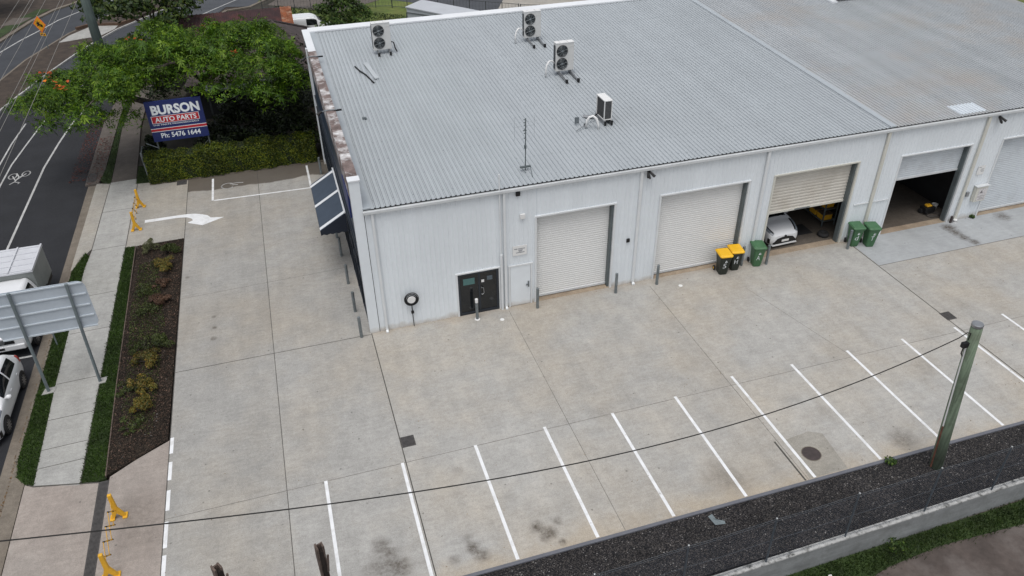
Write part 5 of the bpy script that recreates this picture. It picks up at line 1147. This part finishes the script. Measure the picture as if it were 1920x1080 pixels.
for (x, y) in pc:
    z = float(dome(x, y)) + r2.normal(0, .40) - (.75 if len(pads) >= len(pc) - 10 else 0); R0 = r2.uniform(.5, 1.1); pads.append((x, y, z, R0)); n = int(78 * R0 ** 2) + 22
    a = r2.uniform(0, 6.28, n); q = np.sqrt(r2.random(n)) * R0
    P = np.column_stack([x + q * np.cos(a), y + q * np.sin(a), z - .45 * (q / R0) ** 2 + r2.normal(0, .13, n)])
    ds.append(rosettes(P[::5], r2.uniform(.16, .30, len(P[::5])), 7, .50, .15, r2, .6))
    k = n * 4; a = r2.uniform(0, 6.28, k); q = np.sqrt(r2.random(k)) * R0 * 1.05
    P = np.column_stack([x + q * np.cos(a), y + q * np.sin(a), z - .45 * (q / R0) ** 2 + r2.normal(0, .12, k)]); N = np.column_stack([np.cos(a) * q / R0 * .8, np.sin(a) * q / R0 * .8, np.ones(k)])
    ds.append(scatter_leaves(P, N, r2.uniform(.055, .115, k), .30, .38, r2))
V, lo, to = join_data(ds); leaf_obj("crown", (V - o, lo, to), M['leaf_poin'], t)
tk = MB(); root = np.array([0, 0, 0.]); fork = np.array([.1, -.4, 1.6])
tk.tube([tuple(root), (.05, -.2, .8), tuple(fork)], [.42, .34, .32], 12)
mains = [np.array([-10.2, 21.6, 3.5]) - o, np.array([-5.9, 21.9, 3.7]) - o]
for e in mains: tk.tube([tuple(fork), tuple(fork + (e - fork) * .5 + np.array([0, 0, .1])), tuple(e)], [.26, .20, .15], 10)
lim = [(-11.6, 19.6), (-13.2, 19.3), (-10.8, 17.6), (-9.5, 21.8), (-7.2, 19.2), (-6.0, 22.2), (-4.6, 19.0), (-3.0, 21.6), (-2.4, 18.6), (-12.2, 21.4)]
for (x, y) in lim:
    e = np.array([x, y, float(dome(x, y)) - .25]) - o; b0 = min(mains, key=lambda q: np.linalg.norm(q - e)); m1 = b0 + (e - b0) * .45 + np.array([0, 0, .25]); tk.tube([tuple(b0), tuple(m1), tuple(e)], [.13, .08, .03], 8)
for (x, y, z, R0) in pads[::3]:
    e = np.array([x, y, z - .2]) - o; L0 = min(lim, key=lambda q: (q[0] - x) ** 2 + (q[1] - y) ** 2); s_ = np.array([L0[0], L0[1], float(dome(*L0)) - .4]) - o
    tk.tube([tuple(s_), tuple((s_ + e) / 2 - np.array([0, 0, .1])), tuple(e)], [.05, .035, .015], 5)
tk.build("trunk", M['bark'], t, smooth=True)
for (x, y, n, z) in ((-13.3, 20.6, 14, .5), (-12.5, 18.2, 16, .35), (-9.0, 22.7, 7, .4), (-4.9, 23.9, 16, .35), (-12.9, 19.3, 7, .45), (-3.9, 18.3, 6, .3)):
    P = np.column_stack([x + r2.normal(0, .22, n), y + r2.normal(0, .22, n), dome(x, y) + z + r2.normal(0, .07, n)]); V, lo, to = rosettes(P, r2.uniform(.07, .13, n), 5, .1, .4, r2); leaf_obj("blossom", (V - o, lo, to), M['flower'], t)

def leafy_tree(name, label, loc, blobs, n, size, m, trunk_h, r0, group=None, ratio=.55, tilt=.7, limbs=True, cat="tree"):
    """Trunk with limbs to each blob; leaves spread through the blobs' volume."""
    t = thing(name, label, cat, loc, 0, group); rg = np.random.default_rng(int(abs(loc[0] * 37 + loc[1] * 91)) + n)
    vol = np.array([b[3] * b[4] * b[5] for b in blobs]) ** .67; vol /= vol.sum(); ds = []
    for b, f in zip(blobs, vol):
        k = max(8, int(n * f)); P, d_ = ell_points(k, b[:3], b[3:6], rg, .5); wob = 1 + .25 * np.sin(P[:, :1] * 5 + P[:, 1:2] * 4 + P[:, 2:3] * 6); P = np.array(b[:3]) + (P - np.array(b[:3])) * wob
        ds.append(scatter_leaves(P, d_ + np.array([0, 0, .5]), size * rg.uniform(.6, 1.3, k), ratio, tilt, rg))
    leaf_obj("crown" if cat == "tree" else "foliage", join_data(ds), m, t)
    mb = MB()
    if trunk_h > 0:
        mb.tube([(0, 0, -.05), (.03, .02, trunk_h * .5), (0, 0, trunk_h)], [r0, r0 * .8, r0 * .7], 8)
        for b in blobs: mb.tube([(0, 0, trunk_h * .85), ((b[0]) * .5, b[1] * .5, (trunk_h + b[2]) * .55), tuple(b[:3])], [r0 * .5, r0 * .3, r0 * .1], 6)
    else:
        for b in blobs: mb.tube([(0, 0, -.02), (b[0] * .6, b[1] * .6, b[2] * .5), tuple(b[:3])], [.02, .014, .006], 5)
    mb.build("trunk" if cat == "tree" else "stems", M['bark'], t); return t
# trees at the top of the picture, by the road
leafy_tree("street_tree", "dark bushy tree over the road verge behind the tall power pole", (-10.2, 40.5, -.05), [(-2.6, -1.6, 4.0, 1.6, 1.5, .8), (-1.0, -2.2, 4.2, 1.5, 1.4, .9), (.8, -1.6, 4.4, 1.6, 1.5, .9), (2.2, -2.0, 3.9, 1.4, 1.3, .8), (-3.6, .2, 4.4, 1.4, 1.4, .8), (0, .5, 5.2, 2.2, 2.0, .9), (1.9, .6, 4.8, 1.7, 1.6, .9), (3.2, -.4, 4.2, 1.0, 1.2, .7), (.6, -4.6, 3.4, .9, .8, .5), (-.8, -5.4, 3.0, .8, .6, .4), (1.6, -3.6, 3.6, 1.2, 1.0, .6)], 5200, .17, M['leaf_far'], 2.4, .22)
leafy_tree("street_tree", "dark roadside tree in the far corner across the road", (-27.0, 60.0, -.05), [(-1, -1, 3.0, 2.4, 2.2, 1.6), (1.2, -1.6, 2.4, 2.0, 1.8, 1.4), (0, 1, 4.0, 2.4, 2.2, 1.6), (2.4, .5, 2.2, 1.5, 1.5, 1.2), (-3, 1, 3, 2, 2, 1.6)], 3600, .2, M['leaf_dark'], 1.6, .2)
leafy_tree("young_tree", "small leafy green tree on the lawn behind the roof", (4.0, 37.0, -.05), [(-.9, -.6, 2.2, 1.3, 1.1, .9), (.7, -.9, 2.0, 1.2, 1.1, .9), (0, .4, 3.2, 1.5, 1.3, 1.0), (-.3, .2, 4.1, .9, .8, .7), (1.3, .6, 2.6, 1.0, 1.0, .8), (-1.3, .8, 3.0, .9, .9, .7)], 4200, .115, M['leaf_bush'], 1.2, .1)
# shrubs of the shaded garden
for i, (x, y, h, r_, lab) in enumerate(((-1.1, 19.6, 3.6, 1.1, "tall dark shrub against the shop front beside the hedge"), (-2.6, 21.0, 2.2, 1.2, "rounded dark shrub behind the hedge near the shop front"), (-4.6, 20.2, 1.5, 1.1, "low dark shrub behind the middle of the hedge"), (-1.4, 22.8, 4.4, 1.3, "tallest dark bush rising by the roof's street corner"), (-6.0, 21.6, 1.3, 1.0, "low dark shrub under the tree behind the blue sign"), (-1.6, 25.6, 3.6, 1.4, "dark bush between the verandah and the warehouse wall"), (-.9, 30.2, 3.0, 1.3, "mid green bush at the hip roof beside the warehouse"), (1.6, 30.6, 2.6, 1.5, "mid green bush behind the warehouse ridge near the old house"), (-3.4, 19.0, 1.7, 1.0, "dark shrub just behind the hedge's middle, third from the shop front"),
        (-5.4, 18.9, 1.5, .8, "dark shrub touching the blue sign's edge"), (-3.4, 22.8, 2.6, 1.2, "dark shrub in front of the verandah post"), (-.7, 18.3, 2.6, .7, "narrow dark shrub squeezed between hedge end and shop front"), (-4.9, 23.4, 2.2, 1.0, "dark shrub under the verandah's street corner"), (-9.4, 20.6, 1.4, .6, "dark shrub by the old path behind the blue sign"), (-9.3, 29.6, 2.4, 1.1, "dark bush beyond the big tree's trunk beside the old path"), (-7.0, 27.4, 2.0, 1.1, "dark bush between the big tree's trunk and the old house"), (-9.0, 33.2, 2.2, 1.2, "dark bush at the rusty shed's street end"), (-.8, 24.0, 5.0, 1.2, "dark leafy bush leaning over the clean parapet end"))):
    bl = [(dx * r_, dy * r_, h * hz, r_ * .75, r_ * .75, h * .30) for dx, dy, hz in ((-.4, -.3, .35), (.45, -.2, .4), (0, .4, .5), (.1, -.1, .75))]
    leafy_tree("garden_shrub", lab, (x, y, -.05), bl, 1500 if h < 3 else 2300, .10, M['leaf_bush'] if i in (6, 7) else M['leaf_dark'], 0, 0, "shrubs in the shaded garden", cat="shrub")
# hedge
t = thing("hedge", "long clipped yellow green hedge along the end of the yard", "hedge", (-9.42, 17.05, 0))
rh = np.random.default_rng(21); HL, HD, HH = 8.95, 1.1, 1.45
def bump_h(P): return .05 * np.sin(P[:, :1] * 2.3) + .04 * np.sin(P[:, :1] * 7 + P[:, 2:3] * 5) + rh.normal(0, .035, (len(P), 1))
n1 = 15000; P = np.column_stack([rh.uniform(0, HL, n1), np.zeros(n1), rh.uniform(.02, HH, n1)]); N = np.tile([0, -1., .35], (n1, 1)); P += N * bump_h(P)
n2 = 11000; Q = np.column_stack([rh.uniform(-.03, HL, n2), rh.uniform(-.03, HD, n2), np.full(n2, HH)]); N2 = np.tile([0, 0, 1.], (n2, 1)); Q += N2 * bump_h(Q) * 1.4
n3 = 2600; S_ = np.column_stack([np.zeros(n3), rh.uniform(0, HD, n3), rh.uniform(.02, HH, n3)]); N3 = np.tile([-1., 0, .3], (n3, 1)); S_ += N3 * bump_h(S_); S4 = S_.copy(); S4[:, 0] = HL - S_[:, 0]; N4 = N3 * np.array([-1, 1, 1])
leaf_obj("foliage", scatter_leaves(np.concatenate([P, Q, S_, S4]), np.concatenate([N, N2, N3, N4]), rh.uniform(.028, .055, n1 + n2 + 2 * n3), .6, .55, rh), M['leaf_hedge'], t)
MB().box(.04, HL - .04, .05, HD - .05, 0, HH - .05).build("dark_core", M['core'], t)  # dark box added behind the leaves for the hedge's shaded inside
t = tag(MB().box(-9.5, -.02, 17.02, 17.06, -.02, .06).build("edging", M['kerb']), kind="structure"); t.name = "garden_edging"
# shrubs of the front bed
SH = [((-9.0, 9.75), .48, .45, 'leaf_pale', "pale tufted grass clump at the top of the garden bed"), ((-8.05, 9.25), .45, .45, 'leaf_green', "dull green shrub at the bed's top corner beside the yard"), ((-8.15, 7.6), .52, .5, 'leaf_gold', "green and gold shrub second down the bed's yard side"), ((-8.35, 5.0), .5, .35, 'leaf_red', "reddish low shrub halfway up the garden bed"), ((-8.95, 6.0), .55, .25, 'leaf_green', "sparse flat green plant in the bed's upper half"), ((-8.9, 4.6), .55, .22, 'leaf_green', "sparse flat green plant beside the reddish shrub"), ((-8.75, 1.9), .5, .3, 'leaf_green', "straggly dark plant above the widest golden shrub"), ((-8.12, 1.75), .45, .4, 'leaf_green', "green shrub tucked behind the widest golden shrub"),
      ((-8.45, .95), .62, .5, 'leaf_gold', "widest golden green shrub in the middle of the bed"), ((-8.52, -.75), .46, .45, 'leaf_gold', "round golden shrub below the widest one"), ((-8.40, -1.85), .44, .45, 'leaf_gold', "orange tinged round shrub, lowest of the golden three"), ((-8.75, -2.75), .45, .18, 'leaf_green', "small flat green plant at the lower end of the bed"), ((-8.3, 6.4), .35, .3, 'leaf_red', "small reddish green plant near the bed's yard edge"), ((-9.1, -.6), .4, .15, 'leaf_green', "thin ground plant near the grass edge of the bed")]
for (x, y), r_, h, mk, lab in SH:
    gs = np.random.default_rng(int(abs(x * 100 + y * 10))); bl = [(0, 0, h * .4, r_ * .5, r_ * .5, h * .5)] + [(r_ * q * math.cos(a_), r_ * q * math.sin(a_), h * gs.uniform(.2, .75), r_ * gs.uniform(.22, .48), r_ * gs.uniform(.22, .48), h * gs.uniform(.2, .45)) for q, a_ in zip(gs.uniform(.35, 1.05, 6), gs.uniform(0, 6.28, 6))]
    sparse = h < .31; leafy_tree("bed_shrub", lab, (x, y, .03), bl, 420 if sparse else 1300, .038 if not sparse else .040, M[mk], 0, 0, "shrubs in the garden bed", ratio=.35 if mk == 'leaf_pale' else .5, cat="shrub")
for (x, y, z, r_, lab) in ((15.05, -12.25, -.02, .17, "small green weed growing at the gravel edge by the pole"), (13.55, -14.62, -.88, .3, "leafy weed at the foot of the retaining wall"), (29.75, -.12, .0, .12, "tiny weed in the wall corner below the meter box")):
    leafy_tree("weed", lab, (x, y, z), [(0, 0, r_ * .6, r_, r_, r_ * .7)], 90, .05, M['leaf_bush'], 0, 0, "weeds", cat="weed")
tag(ribbon([(-9.42, -4.9), (-9.55, 0), (-9.62, 5), (-9.70, 10.3)], .035, -.05, .05, 'bed_edging', M['timber'], None), 'thin grey timber edging between grass strip and garden bed', 'edging')
# grass, mulch chips, leaves
grass_blades("grass", GR, 1500, .06, M['blade']); grass_blades("grass", GL, 1500, .06, M['blade']); grass_blades("grass", GU, 500, .06, M['blade2']); grass_blades("grass", GH, 700, .06, M['blade2'])
grass_blades("grass", ccw([(9.2, -14.42), (30, -14.2), (30, -14.95), (22, -14.9), (18.5, -15.05), (15, -14.9), (13, -15.05), (11.5, -15.35), (10.4, -15.8), (9.6, -15.3)]), 1100, .08, M['blade2'], z=-.88, jitter=.08)
def scatter_flat(name, poly, n, size, m, z, tilt=.35):
    q = sample_poly(poly, n); P = np.column_stack([q, np.full(n, z) + rng.random(n) * .015]); o = leaf_obj(name, scatter_leaves(P, np.tile([0, 0, 1.], (n, 1)), rng.uniform(.5, 1.4, n) * size, .4, tilt), m); return tag(o, kind="stuff")
GC = [(-9.4, 8.4), (-8.6, 8.7), (-8.3, 5.8), (-8.0, 3.2), (-8.3, 1.2), (-9.3, 1.5), (-9.45, 4.5)]
scatter_flat("ground_cover", ccw(GC), 3800, .036, M['leaf_green'], .05, .9); scatter_flat("ground_cover", ccw([(-9.3, 1.2), (-8.0, 1.2), (-8.1, -3.4), (-9.2, -2.6)]), 1500, .032, M['leaf_green'], .05, .9)
scatter_flat("mulch_chips", BED, 5200, .032, M['chip'], .04)
scatter_flat("fallen_petals", ccw([(-13.9, 19), (-12.5, 19), (-12.2, 24), (-12.5, 29), (-13.9, 28)]), 1500, .05, M['petal'], ZR + .012, .2); scatter_flat("fallen_petals", ccw([(-12.9, 18.3), (-12.2, 18.3), (-12.1, 25), (-12.9, 25)]), 500, .05, M['petal'], -.02, .2)
scatter_flat("fallen_leaves", ccw([(-12.52, -9), (-12.40, -9), (-12.36, 10), (-12.48, 10)]), 900, .03, M['dryleaf'], -.10, .3)
scatter_flat("lawn_grass", ccw([(2, 31), (24, 31), (17.5, 40), (8, 47), (-1, 53), (1.5, 42)]), 16000, .09, M['blade2'], .0, 1.2)
# loose stones and litter
q = sample_poly([(-3, -14.1), (40, -13.7), (40, -12.2), (-3, -12.2)], 800); P = np.column_stack([q, np.full(800, -.014)]); st_ = []
o = leaf_obj("gravel_stones", scatter_leaves(P, np.tile([0, 0, 1.], (800, 1)), rng.uniform(.008, .020, 800), .8, .5), leaf_mat("pale_stone", (.10, .095, .09), (.20, .19, .18), (.42, .40, .38), trans=0)); tag(o, kind="stuff")
for (x, y, lab) in ((9.9, -14.62, "white scrap of litter near the bare dirt by the wall"), (12.5, -15.4, "white crumpled litter on the dirt beyond the grass"), (11.2, -14.9, "small white litter scrap on the lower grass")):
    t = thing("paper_litter", lab, "litter", (x, y, -.865), 0, "litter below the wall"); b = MB(); rg = random.Random(x)
    for k in range(3 if x != 12.5 else 5):
        c = Vector((rg.uniform(-.08, .08), rg.uniform(-.14, .14), .02)); b.add([c + Vector((rg.uniform(-.05, .05) + dx * .05, rg.uniform(-.03, .03) + dy * .04, rg.uniform(0, .03))) for dx, dy in ((-1, -1), (1, -1), (1, 1), (-1, 1))], [(0, 1, 2, 3)])
    b.build("paper", M['litter'], t)
scatter_flat("fallen_leaves", ccw([(-7.4, -12), (30, -12), (30, -.1), (-7.4, -.1)]), 330, .022, M['dryleaf'], .004, .3)
t = thing("grey_rag", "grey scrap of sheeting lying on the gravel strip", "rag", (8.55, -12.55, -.02)); b = MB(); b.add([(-.18, .2, .03), (-.02, .24, .04), (.0, .02, .05), (.22, -.1, .03), (.2, -.2, .02), (-.12, -.15, .03)], [(5, 4, 3, 2, 1, 0)]); b.build("sheet", M['signpost'], t)

# ------------------------------------------------------------------ houses, sheds and fences behind
t = thing("old_house", "old low house with dark hipped tile roof behind the big tree", "house", (-2.6, 29.6, -.05))
hw = MB(); hw.box(-4.2, 4.0, -3.6, 4.4, 0, 2.5); hw.build("wall", M['greywall'], t)
rf = MB(); e = [(-4.8, -4.2, 2.45), (4.6, -4.2, 2.45), (4.6, 5.0, 2.45), (-4.8, 5.0, 2.45), (-2.0, .9, 4.6), (1.05, .9, 4.6)]; rf.add(e, [(0, 1, 5, 4), (1, 2, 5), (2, 3, 4, 5), (3, 0, 4), (3, 2, 1, 0)]); rfo = rf.build("roof", M['tile'], t)
rd_ = MB(); rd_.tube([(1.05, .9, 4.62), (4.6, -4.2, 2.5)], .09, 6); rd_.tube([(1.05, .9, 4.62), (4.6, 5.0, 2.5)], .09, 6); rd_.tube([(-2, .9, 4.62), (1.05, .9, 4.62)], .09, 6); rd_.build("ridge_tiles", M['tile'], rfo)
vr = MB(); vr.add([(-3.6, -4.85, 2.25), (2.2, -4.85, 2.25), (2.2, -4.2, 2.42), (-3.6, -4.2, 2.42), (-3.6, -4.85, 2.13), (2.2, -4.85, 2.13), (2.2, -4.2, 2.36), (-3.6, -4.2, 2.36)], [(0, 1, 2, 3), (4, 5, 1, 0), (7, 6, 5, 4), (5, 6, 2, 1)]); vr.build("verandah_roof", M['verandah'], t)
for xx in (-3.5, -.7, 2.1): MB().box(xx - .05, xx + .05, -4.80, -4.70, 0, 2.13).build("verandah_post", M['verandah'], t)
MB().box(-3.2, -1.9, -3.64, -3.58, .9, 2.0).build("window", M['glass'], t); MB().box(-.4, .6, -3.64, -3.58, .05, 2.05).build("door", M['inwall'], t)
t = thing("rusty_shed", "long shed with dark red rusty iron roof behind the tile roof", "shed", (-4.6, 37.6, -.05), R(-1))
b = MB(); b.box(-4.4, 4.5, -1.4, 2.1, 0, 2.2); b.build("wall", M['greywall'], t)
b = MB(); pr = rib_profile(-4.7, 3.9, .3, .15, .03); sheet(b, pr, lambda s, d: (s, -2.0, 2.3 + d), lambda s, d: (s, 2.5, 3.05 + d)); b.build("roof", M['rust'], t)
b = MB(); pr = rib_profile(3.9, 4.75, .3, .15, .03); sheet(b, pr, lambda s, d: (s, -1.9, 2.35 + d), lambda s, d: (s, 2.4, 3.10 + d)); o = b.build("roof_sheet", M['rustlite'], t); o["label"] = "bright orange rusted end sheet"
t = thing("white_van", "white van parked past the rusty shed", "van", (1.3, 43.2, -.06), R(4))
V_ = [(0, .4, .7, .75, .7, .7, 1.0, .5, 1.05, 1.08), (.4, .35, .82, .86, .75, .82, 1.15, .6, 1.2, 1.25), (1.1, .35, .85, .9, .8, .86, 1.25, .66, 1.7, 1.75), (1.6, .35, .85, .9, .8, .86, 1.25, .74, 1.88, 1.92), (4.0, .35, .85, .9, .8, .86, 1.25, .74, 1.88, 1.92), (4.2, .4, .82, .86, .8, .84, 1.25, .70, 1.80, 1.84)]
B = Body(V_); b = MB(); B.mesh(b, LS(0, 4.2, 40), LS(0, 6, 25)); B.caps(b, 0, 4.2); b.build("body", M['car'], t, smooth=True)
g = MB(); B.mesh(g, LS(.45, 1.05, 8), LS(4.1, 6, 8), .01); g.build("windscreen", M['glass'], t, smooth=True)
for sd in (1, -1):
    g = MB(); B.mesh(g, LS(1.15, 2.0, 8), LS(3.15, 3.85, 5), .01, (sd,)); g.build("side_window", M['glass'], t, smooth=True)
    for s_ in (.8, 3.3): wheel(t, sd * .88, s_, .31)
t.rotation_euler = (0, 0, R(92)); t.location = (3.2, 41.4, -.06)
t = thing("white_shed", "pale windowless metal shed with low gable roof behind the ridge", "shed", (11.35, 33.95, -.05), R(-45))
SW, SD = 2.85, 1.10
b = MB(); b.prism_xz([(-SW, 0), (SW, 0), (SW, 3.05), (-SW, 3.35)], -SD, SD); b.build("wall", M['shed'], t)
b = MB(); b.add([(-SW - .06, -SD - .06, 3.38), (SW + .06, -SD - .06, 3.07), (SW + .06, SD + .06, 3.07), (-SW - .06, SD + .06, 3.38), (-SW - .06, -SD - .06, 3.46), (SW + .06, -SD - .06, 3.15), (SW + .06, SD + .06, 3.15), (-SW - .06, SD + .06, 3.46)], [(3, 2, 1, 0), (4, 5, 6, 7), (0, 1, 5, 4), (1, 2, 6, 5), (2, 3, 7, 6), (3, 0, 4, 7)]); b.build("roof", M['shedroof'], t)
tr = MB(); [tr.box(sx * SW - .04, sx * SW + .04, -SD - .03, -SD + .03, 0, 3.02) for sx in (-1, 1)]; tr.box(-SW, SW, -SD - .065, -SD - .02, 3.02, 3.06); tr.build("trim", M['verandah'], t)
def paling_fence(name, label, p0, p1, h, step, m='fence'):
    t = thing(name, label, "fence", (p0[0], p0[1], -.05)); d = Vector((p1[0] - p0[0], p1[1] - p0[1], 0)); n = int(d.length / step); rl = MB()
    for z in (.15, h - .05): rl.tube([(0, 0, z), (d.x, d.y, z)], .025, 5)
    rl.build("rail", M[m], t); b = MB()
    for i in range(n * 5 + 1): q = d * (i / (n * 5)); b.tube([(q.x, q.y, .15), (q.x, q.y, h - .05)], .007, 4)
    b.build("bars", M[m], t)
    for i in range(n + 1): q = d * (i / n); MB().tube([(q.x, q.y, 0), (q.x, q.y, h)], .035, 6).build("post", M[m], t)
    return t
paling_fence("metal_fence", "dark metal bar fence along the lawn behind the small tree", (-2.0, 52.2), (9.5, 48.6), 1.3, 1.5)
paling_fence("metal_fence", "dark metal bar fence between white shed and paved area", (9.5, 48.4), (19.4, 41.0), 1.3, 1.5)
paling_fence("metal_fence", "dark metal bar fence behind the roof by the pale slab", (19.5, 40.8), (30, 36.0), 1.3, 1.5)
